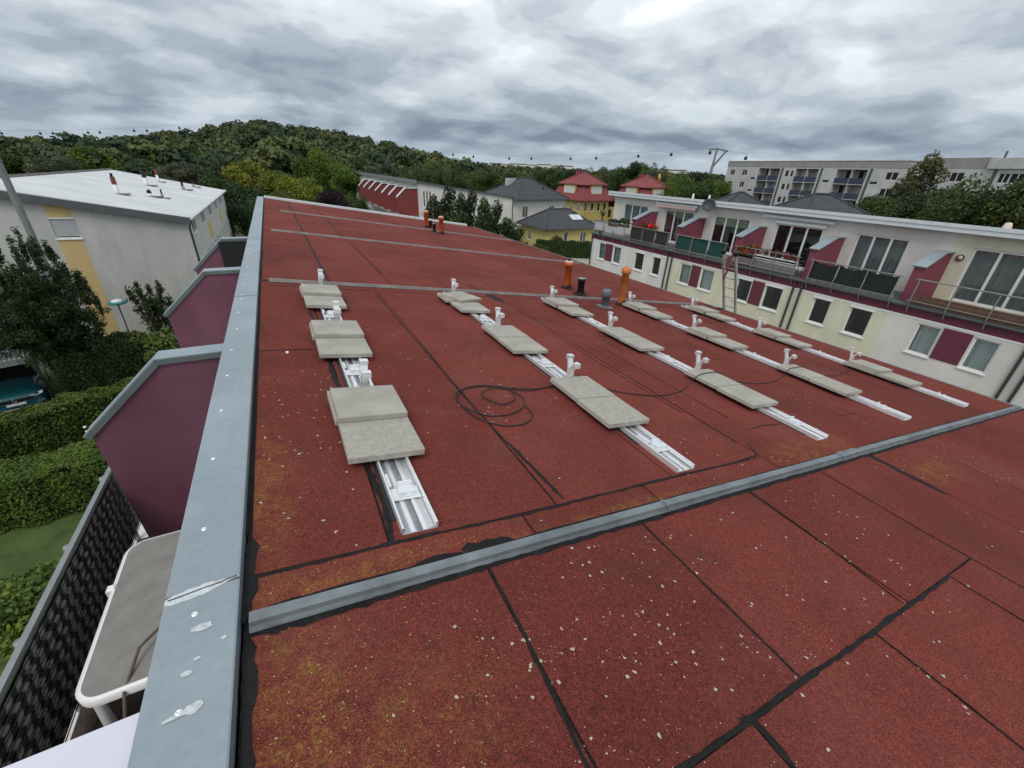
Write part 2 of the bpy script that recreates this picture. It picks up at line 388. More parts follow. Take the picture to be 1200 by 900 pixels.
class MB:
    def __init__(self):
        self.v, self.f, self.s, self.mi = [], [], [], []
        self.cur = 0
    def add(self, vs, fs, smooth=False):
        b = len(self.v)
        self.v.extend([tuple(x) for x in vs])
        for q in fs:
            self.f.append(tuple(b + i for i in q)); self.s.append(smooth); self.mi.append(self.cur)
        return self
    def quad(self, *p):
        return self.add(p, [tuple(range(len(p)))])
    def frame_box(self, O, U, N, Wv, u, n, w, ch=0.0):
        """box in a frame: u,n,w are (lo,hi) along U,N,Wv; ch chamfers the w-hi edges"""
        O, U, N, Wv = Vector(O), Vector(U), Vector(N), Vector(Wv)
        P = lambda a, b, c: O + U * a + N * b + Wv * c
        if ch <= 0:
            vs = [P(a, b, c) for c in w for b in n for a in u]
            fs = [(0, 2, 3, 1), (4, 5, 7, 6), (0, 1, 5, 4), (2, 6, 7, 3), (0, 4, 6, 2), (1, 3, 7, 5)]
            return self.add(vs, fs)
        vs = []
        for c, d in ((w[0], 0), (w[1] - ch, 0), (w[1], ch)):
            vs += [P(u[0] + d, n[0] + d, c), P(u[1] - d, n[0] + d, c), P(u[1] - d, n[1] - d, c), P(u[0] + d, n[1] - d, c)]
        fs = [(3, 2, 1, 0), (8, 9, 10, 11)]
        for L in (0, 4):
            for i in range(4):
                j = (i + 1) % 4
                fs.append((L + i, L + j, L + 4 + j, L + 4 + i))
        return self.add(vs, fs)
    def box(self, x, y, z, ch=0.0):
        return self.frame_box((0, 0, 0), (1, 0, 0), (0, 1, 0), (0, 0, 1), x, y, z, ch)
    def tube(self, a, b, r0, r1=None, n=12, caps=True, smooth=True):
        a, b = Vector(a), Vector(b)
        r1 = r0 if r1 is None else r1
        d = (b - a).normalized()
        x = d.orthogonal().normalized(); y = d.cross(x)
        vs = []
        for c, r in ((a, r0), (b, r1)):
            for i in range(n):
                t = 2 * math.pi * i / n
                vs.append(c + x * (r * math.cos(t)) + y * (r * math.sin(t)))
        self.add(vs, [(i, (i + 1) % n, n + (i + 1) % n, n + i) for i in range(n)], smooth)
        if caps:
            self.add(vs[:n], [tuple(range(n))[::-1]]); self.add(vs[n:], [tuple(range(n))])
        return self
    def path(self, pts, r, n=7, smooth=True):
        pts = [Vector(p) for p in pts]
        rings = []
        prev = None
        for i, p in enumerate(pts):
            d = (pts[min(i + 1, len(pts) - 1)] - pts[max(i - 1, 0)]).normalized()
            x = (d.orthogonal() if prev is None else (prev - d * prev.dot(d))).normalized()
            prev = x
            y = d.cross(x)
            rr = r[i] if isinstance(r, (list, tuple)) else r
            rings.append([p + x * (rr * math.cos(2 * math.pi * k / n)) + y * (rr * math.sin(2 * math.pi * k / n)) for k in range(n)])
        vs = [q for g in rings for q in g]
        fs = []
        for i in range(len(rings) - 1):
            for k in range(n):
                fs.append((i * n + k, i * n + (k + 1) % n, (i + 1) * n + (k + 1) % n, (i + 1) * n + k))
        self.add(vs, fs, smooth)
        self.add(rings[0], [tuple(range(n))[::-1]]); self.add(rings[-1], [tuple(range(n))])
        return self
    def lathe(self, c, prof, n=16, axis=(0, 0, 1), smooth=True):
        c = Vector(c); d = Vector(axis).normalized(); x = d.orthogonal().normalized(); y = d.cross(x)
        vs = []
        for r, h in prof:
            for i in range(n):
                t = 2 * math.pi * i / n
                vs.append(c + d * h + x * (r * math.cos(t)) + y * (r * math.sin(t)))
        fs = []
        for k in range(len(prof) - 1):
            for i in range(n):
                fs.append((k * n + i, k * n + (i + 1) % n, (k + 1) * n + (i + 1) % n, (k + 1) * n + i))
        return self.add(vs, fs, smooth)
    def prism(self, poly, d):
        """polygon (3-D points) extruded by vector d"""
        d = Vector(d); n = len(poly)
        vs = [Vector(p) for p in poly] + [Vector(p) + d for p in poly]
        fs = [tuple(range(n))[::-1], tuple(range(n, 2 * n))]
        fs += [(i, (i + 1) % n, n + (i + 1) % n, n + i) for i in range(n)]
        return self.add(vs, fs)
    def wall(self, O, U, N, u, z, holes, depth=0.2):
        """wall sheet facing N with recessed openings (u0,u1,z0,z1)"""
        O, U, N = Vector(O), Vector(U), Vector(N)
        Z = Vector((0, 0, 1))
        us = sorted({u[0], u[1], *[h[0] for h in holes], *[h[1] for h in holes]})
        zs = sorted({z[0], z[1], *[h[2] for h in holes], *[h[3] for h in holes]})
        P = lambda a, b, d=0.0: O + U * a + Z * b - N * d
        for i in range(len(us) - 1):
            for j in range(len(zs) - 1):
                cu_, cz_ = (us[i] + us[i + 1]) / 2, (zs[j] + zs[j + 1]) / 2
                if any(h[0] < cu_ < h[1] and h[2] < cz_ < h[3] for h in holes):
                    continue
                self.quad(P(us[i], zs[j]), P(us[i + 1], zs[j]), P(us[i + 1], zs[j + 1]), P(us[i], zs[j + 1]))
        for a, b, c, d in holes:
            self.quad(P(a, c), P(b, c), P(b, c, depth), P(a, c, depth))
            self.quad(P(a, d), P(a, d, depth), P(b, d, depth), P(b, d))
            self.quad(P(a, c), P(a, c, depth), P(a, d, depth), P(a, d))
            self.quad(P(b, c), P(b, d), P(b, d, depth), P(b, c, depth))
        return self
    def build(self, name, m, parent=None, **kw):
        me = bpy.data.meshes.new(name)
        base = ORIG[parent.name] if parent is not None else Vector((0, 0, 0))
        me.from_pydata([(a - base.x, b - base.y, c - base.z) for a, b, c in self.v], [], self.f)
        me.polygons.foreach_set('use_smooth', self.s)
        ms = m if isinstance(m, (list, tuple)) else [m]
        for q in ms:
            me.materials.append(MATS[q])
        if len(ms) > 1:
            me.polygons.foreach_set('material_index', self.mi)
        me.update()
        o = bpy.data.objects.new(name, me)
        COL.objects.link(o)
        if parent is not None:
            o.parent = parent
        ORIG[o.name] = base.copy()
        return tag(o, **kw)


def share(name, mesh, parent, loc, rot=(0, 0, 0), scale=(1, 1, 1)):
    """another object on existing mesh data, placed in world coordinates"""
    o = bpy.data.objects.new(name, mesh)
    COL.objects.link(o)
    if parent is not None:
        o.parent = parent
        loc = Vector(loc) - ORIG[parent.name]
    o.location = loc
    o.rotation_euler = rot
    o.scale = scale
    return o


GZ = -7.5
TS = 0.141068
SL = math.atan(TS)
RN = Vector((math.sin(SL), 0, math.cos(SL)))
RU = Vector((math.cos(SL), 0, -math.sin(SL)))
YV = Vector((0, 1, 0)); XV = Vector((1, 0, 0)); ZV = Vector((0, 0, 1))


def RP(x, y, h=0.0):
    return Vector((x, y, -TS * x)) + RN * h


def AZ(az, dist, z=GZ):
    return Vector((dist * math.sin(R(az)), dist * math.cos(R(az)), z))


# ------------------------------------------------------------------ ground, terrain
HILL = [(-40, 0), (-26, 0), (-19.2, -1.5), (-15, 0.6), (-12, 3.4), (-9, 8.0), (-5.4, 12.5), (-2.4, 16.2), (1.4, 17.8), (4.6, 17.3), (8, 15.5), (11.6, 12.2), (15.3, 6.5), (19.2, 1.6), (23, 0), (120, 0)]


def hill_h(x, y):
    r = math.hypot(x, y)
    if r < 100 or y < 0:
        return 0.0
    az = math.degrees(math.atan2(x, y))
    c = 0.0
    for (a0, h0), (a1, h1) in zip(HILL, HILL[1:]):
        if a0 <= az <= a1:
            k = (az - a0) / (a1 - a0)
            c = h0 + (h1 - h0) * k
            break
    t = min(1, max(0, (r - 110) / 260.0))
    up = t * t * (3 - 2 * t)
    t2 = min(1, max(0, (r - 420) / 400.0))
    return c * 1.02 * up * (1 - t2 * t2 * (3 - 2 * t2))


def ground():
    rings = [0.5, 4, 10, 20, 40, 70, 100, 125, 150, 175, 200, 230, 260, 290, 320, 350, 380, 420, 470, 540, 640, 760, 900, 1300, 2200, 4000, 8000]
    n = 180
    vs, fs = [(0, 0, GZ)], []
    for r in rings:
        for i in range(n):
            t = 2 * math.pi * i / n
            x, y = r * math.sin(t), r * math.cos(t)
            vs.append((x, y, GZ + hill_h(x, y)))
    for i in range(n):
        fs.append((0, 1 + (i + 1) % n, 1 + i))
    for k in range(len(rings) - 1):
        for i in range(n):
            a, b = 1 + k * n + i, 1 + k * n + (i + 1) % n
            fs.append((a, b, b + n, a + n))
    m = MB(); m.add(vs, fs, True)
    m.build('ground', 'earth', kind='structure')


ground()
m = MB(); m.quad((-30, 2, GZ + .004), (-1, 2, GZ + .004), (-1, 60, GZ + .004), (-30, 60, GZ + .004)); m.build('lawn', 'grass', kind='structure')
c20, s20 = math.cos(R(20)), math.sin(R(20))
G20 = lambda a, b, z=GZ: Vector((-10.2 + a * c20 - b * s20, 20.6 + a * s20 + b * c20, z))
m = MB(); m.quad(G20(-12, -2.0, GZ + .008), G20(3.6, -2.0, GZ + .008), G20(3.6, 0.9, GZ + .008), G20(-12, 0.9, GZ + .008)); m.build('driveway', 'asphalt', kind='structure')
m = MB(); m.quad((10.6, -6, GZ + .004), (20.0, -6, GZ + .004), (20.0, 46, GZ + .004), (10.6, 46, GZ + .004)); m.build('courtyard', 'paving', kind='structure')
m = MB(); m.quad((20.01, 26, GZ + .008), (60, 26, GZ + .008), (60, 44, GZ + .008), (20.01, 44, GZ + .008)); m.build('forecourt', 'paving', kind='structure')

# ------------------------------------------------------------------ our house: walls, roof, coping
house = thing('terraced_house', 'row house with the red felt flat roof under the mounting rails', 'house', (4.8, 10, GZ))
YN, YF = -4.0, 24.9
XL, XR = -0.43, 10.4
m = MB()
for (x, y) in (((-0.62, -0.62), (YN, YF - .1)), ((10.15, 10.15), (YN, YF - .1))):
    m.quad((x[0], y[0], GZ), (x[0], y[1], GZ), (x[0], y[1], -TS * x[0] - .05), (x[0], y[0], -TS * x[0] - .05))
for y in (YN, YF - .1):
    m.quad((-0.62, y, GZ), (10.15, y, GZ), (10.15, y, -TS * 10.15 - .05), (-0.62, y, 0.04))
m.build('wall', 'plaster_white', house)
m = MB(); m.frame_box((0, 0, 0), RU, YV, RN, (-0.42 / math.cos(SL), XR / math.cos(SL)), (YN, YF), (-0.18, 0.0)); m.build('bitumen_base', 'bitumen', house)


def wob(a, b, n, amp):
    """points from a to b (x,y) with sideways wobble"""
    a, b = Vector(a), Vector(b)
    d = (b - a); L = d.length
    s = Vector((-d.y, d.x)) / max(L, 1e-6)
    return [a + d * (i / n) + s * (rng.uniform(-amp, amp) if 0 < i < n else 0) for i in range(n + 1)]


def roof_sheet(x0, x1, y0, y1, g=0.004, th=0.006):
    x0 += g + rng.uniform(0, .002); x1 -= g; y0 += g; y1 -= g
    n = max(2, int((y1 - y0) / 0.35)); k = max(2, int((x1 - x0) / 0.35))
    pts = wob((x0, y0), (x1, y0), k, .004)[:-1] + wob((x1, y0), (x1, y1), n, .005)[:-1] + wob((x1, y1), (x0, y1), k, .004)[:-1] + wob((x0, y1), (x0, y0), n, .005)[:-1]
    h = th + rng.uniform(-.0008, .0012)
    m = MB()
    top = [RP(p.x, p.y, h) for p in pts]
    bot = [RP(p.x, p.y, 0.0005) for p in pts]
    N = len(pts)
    m.add(top, [tuple(range(N))])
    m.add(top + bot, [(i, N + i, N + (i + 1) % N, (i + 1) % N) for i in range(N)])
    m.build('roof_sheet', 'felt', house)


S1, S2, S3, S4 = 1.415, 7.55, 13.5, 19.25      # flashing strips between the house units
xs_a = [-.41, .635, 1.715, 2.84, 3.86, 4.85, 5.9, 6.95, 8.0, 9.05, 10.37]
for x0, x1 in zip(xs_a, xs_a[1:]):
    roof_sheet(x0, x1, .305 if x0 < 3.3 else -.9, S1 - .06, .007)
roof_sheet(3.43, 3.86, -.9, .305, .004)
xs_b = [-.41, .3, 1.32, 2.37, 3.43]
for x0, x1 in zip(xs_b, xs_b[1:]):
    roof_sheet(x0, x1, -1.6, .305 if x1 < 3.4 else .305, .008)
for x0, x1 in zip(xs_a[3:-1], xs_a[4:]):
    x0 = max(x0, 3.43)
    roof_sheet(x0, x1, -2.4, -.9)
for x0, x1 in ((-.41, 1.0), (1.0, 2.02), (2.02, 3.5)):
    roof_sheet(x0, x1, S1 + .05, 1.66, .007)
roof_sheet(-.41, .215, 1.66, 4.52, .009); roof_sheet(-.41, .215, 4.52, S2 - .05, .007)
roof_sheet(.215, 1.27, 1.66, S2 - .05, .008)
for x0, x1 in ((1.27, 2.35), (2.35, 3.5)):
    roof_sheet(x0, x1, 1.66, S2 - .05, .005)
for x0, x1 in ((3.5, 3.9), (3.9, 4.95), (4.95, 6.0), (6.0, 7.05), (7.05, 8.1), (8.1, 9.15), (9.15, 10.37)):
    roof_sheet(x0, x1, S1 + .05, S2 - .05, .004, .008 if x0 < 3.8 else .006)
for ya, yb, off in ((S2, S3, .575), (S3, S4, .565), (S4, YF - .02, .56)):
    xs = [-.41] + [off + 1.06 * i for i in range(10) if off + 1.06 * i < 10.0] + [10.37]
    for x0, x1 in zip(xs, xs[1:]):
        roof_sheet(x0, x1, ya + .05, yb - .05, .012 if x0 < 1.2 else .004)


def smear(pts, w, h=0.010, seg=0.05, var=0.75, blob=0.0):
    """irregular bitumen ribbon along roof points (x,y)"""
    P = []
    for a, b in zip(pts, pts[1:]):
        L = math.hypot(b[0] - a[0], b[1] - a[1]); n = max(1, int(L / seg))
        P += [(a[0] + (b[0] - a[0]) * i / n, a[1] + (b[1] - a[1]) * i / n) for i in range(n)]
    P.append(pts[-1])
    m = MB(); vs = []
    ph = rng.uniform(0, 9)
    for i, (x, y) in enumerate(P):
        a = P[max(0, i - 1)]; b = P[min(len(P) - 1, i + 1)]
        d = Vector((b[0] - a[0], b[1] - a[1])).normalized(); s = Vector((-d.y, d.x))
        k = 0.55 + 0.45 * math.sin(ph + i * .23) * math.sin(ph * 2 + i * .071)
        l = w * (1 - var + var * k) * rng.uniform(.55, 1.35); r = w * (1 - var + var * (1.05 - k * .5)) * rng.uniform(.5, 1.35)
        if i in (0, len(P) - 1): l = r = w * .12
        vs += [RP(x + s.x * l, y + s.y * l, h - .001), RP(x, y, h + .002), RP(x - s.x * r, y - s.y * r, h - .001)]
    fs = []
    for i in range(len(P) - 1):
        fs += [(3 * i, 3 * i + 1, 3 * i + 4, 3 * i + 3), (3 * i + 1, 3 * i + 2, 3 * i + 5, 3 * i + 4)]
    m.add(vs, fs, True)
    return m.build('bitumen_smear', 'bitumen', house)


smear([(-.42, 1.65), (.2, 1.66), (1.1, 1.65), (1.8, 1.66), (3.1, 1.67), (3.48, 1.69), (3.6, 1.87)], .016, var=.85)
smear([(.64, 1.37), (.64, 1.08), (.63, .9), (.60, .3)], .0125)
smear([(1.72, 1.37), (1.715, 1.0), (1.71, .3)], .010)
smear([(2.86, 1.36), (2.85, .93), (2.79, .32)], .008)
smear([(3.89, 1.36), (3.84, .6), (3.86, -.3)], .005)
smear([(4.85, 1.38), (4.83, .72)], .04, var=.3)
smear([(.3, .31), (.92, .315), (1.32, .31), (1.7, .315), (2.37, .30), (3.42, .30)], .0155)
smear([(1.30, .34), (1.33, .30), (1.33, .12)], .019)
smear([(1.27, .33), (1.34, .30)], .05, h=.013)
smear([(2.37, .29), (2.37, .02)], .008); smear([(2.38, 0), (2.36, -.3)], .006)
smear([(3.42, .3), (3.44, -.3)], .006)
smear([(.15, 5.9), (.18, 5.2), (.19, 4.3), (.21, 3.5), (.225, 2.4)], .028)
smear([(.225, 2.5), (.24, 2.1), (.25, 1.92), (.23, 1.66)], .024)
smear([(1.21, 7.05), (1.24, 4.6), (1.25, 3.3), (1.285, 2.4)], .014)
smear([(1.285, 2.45), (1.35, 1.69)], .020)
smear([(-.42, 4.51), (.07, 4.53)], .012)
smear([(.54, 24.6), (.57, 11.7), (.58, 7.7)], .03)
smear([(1.62, 24), (1.6, 18.1), (1.54, 13.6)], .015)
smear([(1.65, 11.95), (1.66, 8.7)], .014)
smear([(3.51, 6.3), (3.48, 1.9)], .009); smear([(3.9, 4.4), (3.905, 2.3)], .008)
smear([(3.42, 5.05), (3.40, 4.0), (3.42, 2.5)], .010)
smear([(3.90, 2.70), (3.91, 2.32)], .018); smear([(3.95, 2.06), (4.2, 2.09), (4.5, 2.06)], .012)
smear([(3.30, 8.2), (3.38, 7.7)], .05); smear([(3.40, 7.45), (3.46, 6.85)], .09, var=.3)
for a, b, w in (((-.42, -.5), (-.40, 1.35), .03), ((-.42, 1.42), (-.40, 1.9), .035), ((-.425, 1.9), (-.425, 7.5), .008), ((-.36, 1.355), (10.3, 1.355), .022), ((-.34, 1.475), (10.3, 1.475), .013), ((.55, 1.50), (.85, 1.49), .06), ((.30, 1.49), (.55, 1.485), .035),
                ((-.3, 7.49), (10.3, 7.49), .012), ((-.3, 7.25), (10.0, 7.2), .008)):
    smear([a, b], w)
# scattered short lifts and cracks on the older sheets
for k in range(26):
    x, y = rng.uniform(3.6, 9.8), rng.uniform(1.7, 7.2)
    a = rng.choice([0, 0, 1.57])
    L = rng.uniform(.15, .6)
    smear([(x, y), (x + math.cos(a) * L, y + math.sin(a) * L + rng.uniform(-.02, .02))], rng.uniform(.003, .008))


def flashing(y, x0, x1, m_, joints, w=.032, h=.045):
    xs = [x0] + joints + [x1]
    for i, (a, b) in enumerate(zip(xs, xs[1:])):
        hh = h + (.003 if i % 2 else 0)
        mb = MB()
        sec = [(-w - .012, .004), (-w, hh * .55), (-w * .8, hh), (w * .8, hh), (w, hh * .5), (w + .006, .004)]
        A = [RP(a + (.0 if i == 0 else -.02), y + s, q) for s, q in sec]; B = [RP(b, y + s, q) for s, q in sec]
        n = len(sec)
        mb.add(A + B, [(k, k + 1, n + k + 1, n + k) for k in range(n - 1)])
        mb.add(A, [tuple(range(n))[::-1]]); mb.add(B, [tuple(range(n))])
        f = mb.build('flashing_strip', m_, house)
    return f


flashing(S1, -.40, 10.3, 'zinc_strip', [1.98, 4.35, 4.7, 7.2])
flashing(S2, -.30, 9.7, 'zinc_old', [1.1, 3.6, 6.1, 8.6])
flashing(S3, -.22, 10.1, 'zinc_old', [2.3, 4.8, 7.3])
flashing(S4, .12, 10.1, 'zinc_old', [2.6, 5.1, 7.6])
# crumpled overlap where the near strip is patched
mb = MB()
for i in range(8):
    x = 4.38 + i * .04
    mb.quad(RP(x, S1 - .035, .05 + rng.uniform(-.006, .012)), RP(x + .045, S1 - .035, .05 + rng.uniform(-.006, .012)), RP(x + .045, S1 + .032, .056 + rng.uniform(-.006, .01)), RP(x, S1 + .032, .056 + rng.uniform(-.006, .01)))
mb.build('flashing_patch', 'zinc_strip', house)
# small bracket lugs on the near strip
for x in (1.98, 4.37):
    mb = MB(); mb.frame_box(RP(x, S1, 0), RU, YV, RN, (-.006, .006), (-.04, .036), (.004, .054)); mb.build('joint_rib', 'zinc_strip', house)

JO = [-4.0, 1.625, 3.98, 6.45, 9.1, 11.6, 14.1, 16.6, 19.1, 21.6, 24.9]
for i, (a, b) in enumerate(zip(JO, JO[1:])):
    mb = MB()
    zt = .118 + (.003 if i % 2 else 0)
    sec = [(-.69, -.06), (-.692, zt + .004), (-.686, zt + .006), (-.436, zt), (-.430, zt - .004), (-.430, .045)]
    g = .0045
    A = [(x, a + g, z) for x, z in sec]; B = [(x, b - g, z) for x, z in sec]
    n = len(sec)
    mb.add(A + B, [(k, n + k, n + k + 1, k + 1) for k in range(n - 1)])
    mb.add(A, [tuple(range(n))]); mb.add(B, [tuple(range(n))[::-1]])
    cop = mb.build('coping_sheet', 'zinc', house)
    ys = []
    y = b - .12
    while y > max(a, .4) and b < 12:
        ys.append(y); y -= .62 if i else .38
    for y in ys:
        for x in ((-.60,) if i else (-.585,)):
            s = MB(); s.lathe((x + rng.uniform(-.015, .015), y, zt + .002), [(.0, .004), (.004, .0035), (.0045, .006), (.009, .0055), (.0125, .001)], 12)
            s.build('screw', 'cream_plastic' if False else 'aluminium', cop)
    if i == 0:
        for (x, y, rx, ry, tail) in ((-.545, 1.43, .035, .018, 0), (-.575, 1.255, .022, .012, 0), (-.54, 1.12, .03, .02, 1), (-.47, 1.35, .010, .009, 0), (-.55, 1.30, .012, .008, 0)):
            s = MB(); n = 14
            pts = [(x + rx * math.cos(2 * math.pi * k / n) * rng.uniform(.7, 1.15), y + ry * math.sin(2 * math.pi * k / n) * rng.uniform(.8, 1.1), zt + .0016 + .006 * (-.436 - x) / .25) for k in range(n)]
            s.add(pts, [tuple(range(n))])
            if tail: s.add([(x - .02, y - .012, zt + .0058), (x - .02, y + .006, zt + .0058), (x - .085, y - .006, zt + .0072), (x - .08, y - .016, zt + .0072)], [(0, 1, 2, 3)])
            s.build('bird_dropping', 'dropping', cop)
        s = MB(); vs = []
        for k in range(19):
            t = k / 18; x = -.69 + .255 * t; yc = 1.605 + .03 * t
            wv = .032 * (1 - abs(2 * t - .75)) ** .5 if abs(2 * t - .75) < 1 else .004
            wv = max(.004, wv * rng.uniform(.7, 1.15))
            b0 = zt + .006 * (1 - t); vs += [(x, yc - wv, b0 + .0005), (x, yc, b0 + .0045), (x, yc + wv, b0 + .0035)]
        s.add(vs, [q for k in range(18) for q in ((3 * k, 3 * k + 3, 3 * k + 4, 3 * k + 1), (3 * k + 1, 3 * k + 4, 3 * k + 5, 3 * k + 2))], True)
        s.build('sealant_bead', 'sealant', cop)
        s = MB(); s.path([(-.68 + .24 * k / 8, 1.608 + .027 * k / 8 + rng.uniform(-.002, .002), zt + .0100 - .006 * k / 8) for k in range(9)], .0028, 5); s.build('joint_gap', 'bitumen', cop)
# far coping and eave trim
mb = MB(); mb.frame_box((0, 0, 0), RU, YV, RN, (-.42, 10.05), (YF - .06, YF + .10), (-.05, .11), .01); mb.build('end_coping', 'white_metal', house)
mb = MB(); mb.frame_box((0, 0, 0), RU, YV, RN, (XR + .09, XR + .13), (YN, YF), (-.14, .012)); mb.build('eave_trim', 'grey_metal', house)

# lichen spots on the felt: nobody could count them
def lichen(name, m_, pts, rmin, rmax, h):
    mb = MB()
    for x, y in pts:
        r = rmin * (rmax / rmin) ** (rng.random() ** 2.6)
        n = 7 if r < .005 else 9
        a0 = rng.uniform(0, 6)
        if r > .0045:
            for _ in range(2):
                r2 = r * rng.uniform(.35, .6); qa = rng.uniform(0, 6.28); qx, qy = x + r * .95 * math.cos(qa), y + r * .95 * math.sin(qa)
                mb.add([RP(qx + r2 * math.cos(1.05 * k), qy + r2 * math.sin(1.05 * k), h + .0004) for k in range(6)], [(0, 1, 2, 3, 4, 5)])
        ring = [RP(x + r * rng.uniform(.5, 1.15) * math.cos(a0 + 2 * math.pi * k / n), y + r * rng.uniform(.5, 1.15) * math.sin(a0 + 2 * math.pi * k / n), h) for k in range(n)]
        mb.add(ring + [RP(x, y, h + r * .12)], [(k, (k + 1) % n, n) for k in range(n)])
    o = mb.build(name, m_, house)
    o['kind'] = 'stuff'


pts = []
cl = [(rng.uniform(-.4, 8.0), rng.uniform(-.3, 5.5)) for _ in range(85)]
for cx, cy in cl:
    k = rng.randint(4, 26) if cy < 3 else rng.randint(2, 10)
    sdv = rng.uniform(.05, .30)
    pts += [(rng.gauss(cx, sdv), rng.gauss(cy, sdv)) for _ in range(k)]
pts += [(rng.uniform(-.38, 3.5), rng.uniform(.1, 1.3)) for _ in range(130)]
for _ in range(40):
    cx, cy = rng.uniform(.3, 3.4), rng.uniform(.3, 1.3)
    pts += [(rng.gauss(cx, .06), rng.gauss(cy, .05)) for _ in range(rng.randint(3, 8))]
pts += [(rng.uniform(-.38, .15), rng.uniform(1.7, 4)) for _ in range(150)]
pts += [(rng.uniform(.2, 2.2), rng.uniform(2.2, 5.2)) for _ in range(170)]
pts += [(rng.gauss(1.2, .35), rng.gauss(.75, .28)) for _ in range(110)]
pts += [(rng.gauss(5.9, .5), rng.gauss(.95, .2)) for _ in range(60)]
pts = [p for p in pts if -.40 < p[0] < 10.2 and -1.2 < p[1] < 7.4 and abs(p[1] - S1) > .07]
lichen('lichen', 'lichen_white', pts, .0022, .0092, .0085)
pts = [(rng.gauss(-.22, .11), rng.uniform(.1, 1.36)) for _ in range(420)] + [(rng.gauss(.05, .25), rng.gauss(.85, .2)) for _ in range(420)] + [(rng.gauss(.0, .3), rng.uniform(1.47, 1.64)) for _ in range(260)] + [(rng.uniform(1.3, 2.5), rng.gauss(1.50, .02)) for _ in range(160)] + [(rng.gauss(-.34, .05), rng.uniform(1.7, 4)) for _ in range(200)] + [(rng.gauss(4.2, .35), rng.gauss(1.62, .07)) for _ in range(220)]
pts = [p for p in pts if p[0] > -.40 and abs(p[1] - S1) > .06]
pts = [p for i, p in enumerate(pts) if i % 3]
lichen('pale_lichen', 'lichen_pale', [(min(.62, abs(rng.gauss(0, .42)) - .38), rng.uniform(.15, 1.36)) for _ in range(520)] + [(rng.uniform(-.36, .9), rng.uniform(1.48, 1.64)) for _ in range(200)], .0016, .0045, .0088)
lichen('orange_lichen', 'lichen_orange', pts, .0018, .0052, .0083)

# terrace dividers, deck and balustrade on the garden side
DIV = [1.1, 4.68, 8.48, 12.0]


def divider_our(y, th=.09):
    mb = MB()
    prof = [(-.62, .06), (-1.22, .06), (-1.88, -.56), (-1.83, -1.95), (-.62, -1.95)]
    mb.prism([(x, y - th, z) for x, z in prof], (0, 2 * th, 0))
    d = mb.build('terrace_divider', 'maroon_wall', house)
    cp_ = MB(); t2 = th + .018
    o1 = [(-.694, .085), (-1.235, .085), (-1.935, -.57)]; o2 = [(-.694, .025), (-1.212, .025), (-1.893, -.612)]
    for q in (0, 1):
        cp_.prism([(o1[q][0], y - t2, o1[q][1]), (o1[q + 1][0], y - t2, o1[q + 1][1]), (o2[q + 1][0], y - t2, o2[q + 1][1]), (o2[q][0], y - t2, o2[q][1])], (0, 2 * t2, 0))
    cc = cp_.build('divider_cap', 'lavender_sheet' if y < 2 else 'zinc', d)
    tr = MB()  # thin darker plate paints shade onto the cap's front face
    for q in (0, 1):
        w_ = Vector((o1[q + 1][0] - o1[q][0], 0, o1[q + 1][1] - o1[q][1])).normalized(); n_ = Vector((w_.z, 0, -w_.x)) * .010
        if n_.z > 0: n_ = -n_
        tr.prism([(o1[q][0] + n_.x, y - t2 - .004, o1[q][1] + n_.z), (o1[q + 1][0] + n_.x, y - t2 - .004, o1[q + 1][1] + n_.z), (o2[q + 1][0], y - t2 - .004, o2[q + 1][1]), (o2[q][0], y - t2 - .004, o2[q][1])], (0, .0035, 0))
    tr.build('cap_front_shade', 'cap_shade', d)


for y in DIV:
    divider_our(y)
for j, (y0, y1) in enumerate(zip(DIV[:-1], DIV[1:])):
    if j == 0:
        for k in range(10):
            x1 = -.62 - k * .135
            mb = MB(); mb.box((x1 - .13, x1), (y0, y1), (-2.0, -1.955 + rng.uniform(-.002, .002))); mb.build('deck_board', 'deck_wood', house)
mb = MB(); mb.box((-2.06, -.62), (YN, YF - .2), (-2.22, -2.03)); mb.build('terrace_slab', 'plaster_white', house)
mb = MB(); mb.box((-1.30, -.62), (11.82, 11.88), (-1.94, .02)); mb.build('dark_panel', 'room_dark', house)  # flat near-black panel before the wall end of the last divider
# outer balustrade of the terrace beside the camera
bal = MB(); bal.box((-1.985, -1.945), (1.22, 4.86), (-1.135, -1.095)); bal = bal.build('handrail', 'grey_metal', house)
for y in (1.3, 2.96, 3.83, 4.78):
    mb = MB(); mb.tube((-2.0, y, -1.2), (-2.0, y, -2.1), .024, n=10); mb.lathe((-2.03, y, -1.18), [(0, .02), (.03, .02), (.034, .0), (.028, -.06)], 10); mb.build('railing_post', 'grey_metal', house)
zz = [-1.14 - .068 * k for k in range(11)]
for k in range(10):
    mb = MB()
    n = 46; vs = []
    for i in range(n + 1):
        y = 1.25 + 3.58 * i / n
        bulge = .004 * math.sin(i * .8 + k * .55)
        vs += [(-1.93 + bulge, y, zz[k] - .004), (-1.93 + bulge + .010, y, (zz[k] + zz[k + 1]) / 2), (-1.93 + bulge, y, zz[k + 1] + .004)]
    mb.add(vs, [q for i in range(n) for q in ((3 * i, 3 * i + 1, 3 * i + 4, 3 * i + 3), (3 * i + 1, 3 * i + 2, 3 * i + 5, 3 * i + 4))], True)
    mb.build('woven_band', 'screen_mat', house)
mb = MB(); mb.box((-1.942, -1.936), (1.24, 4.84), (-1.84, -1.135)); mb.build('screen_backing', 'black_plastic', house)
for k in range(11):
    mb = MB(); mb.path([(-1.917, 1.25 + 3.58 * i / 12, zz[k]) for i in range(13)], .004, 5); mb.build('screen_cord', 'black_plastic', house)

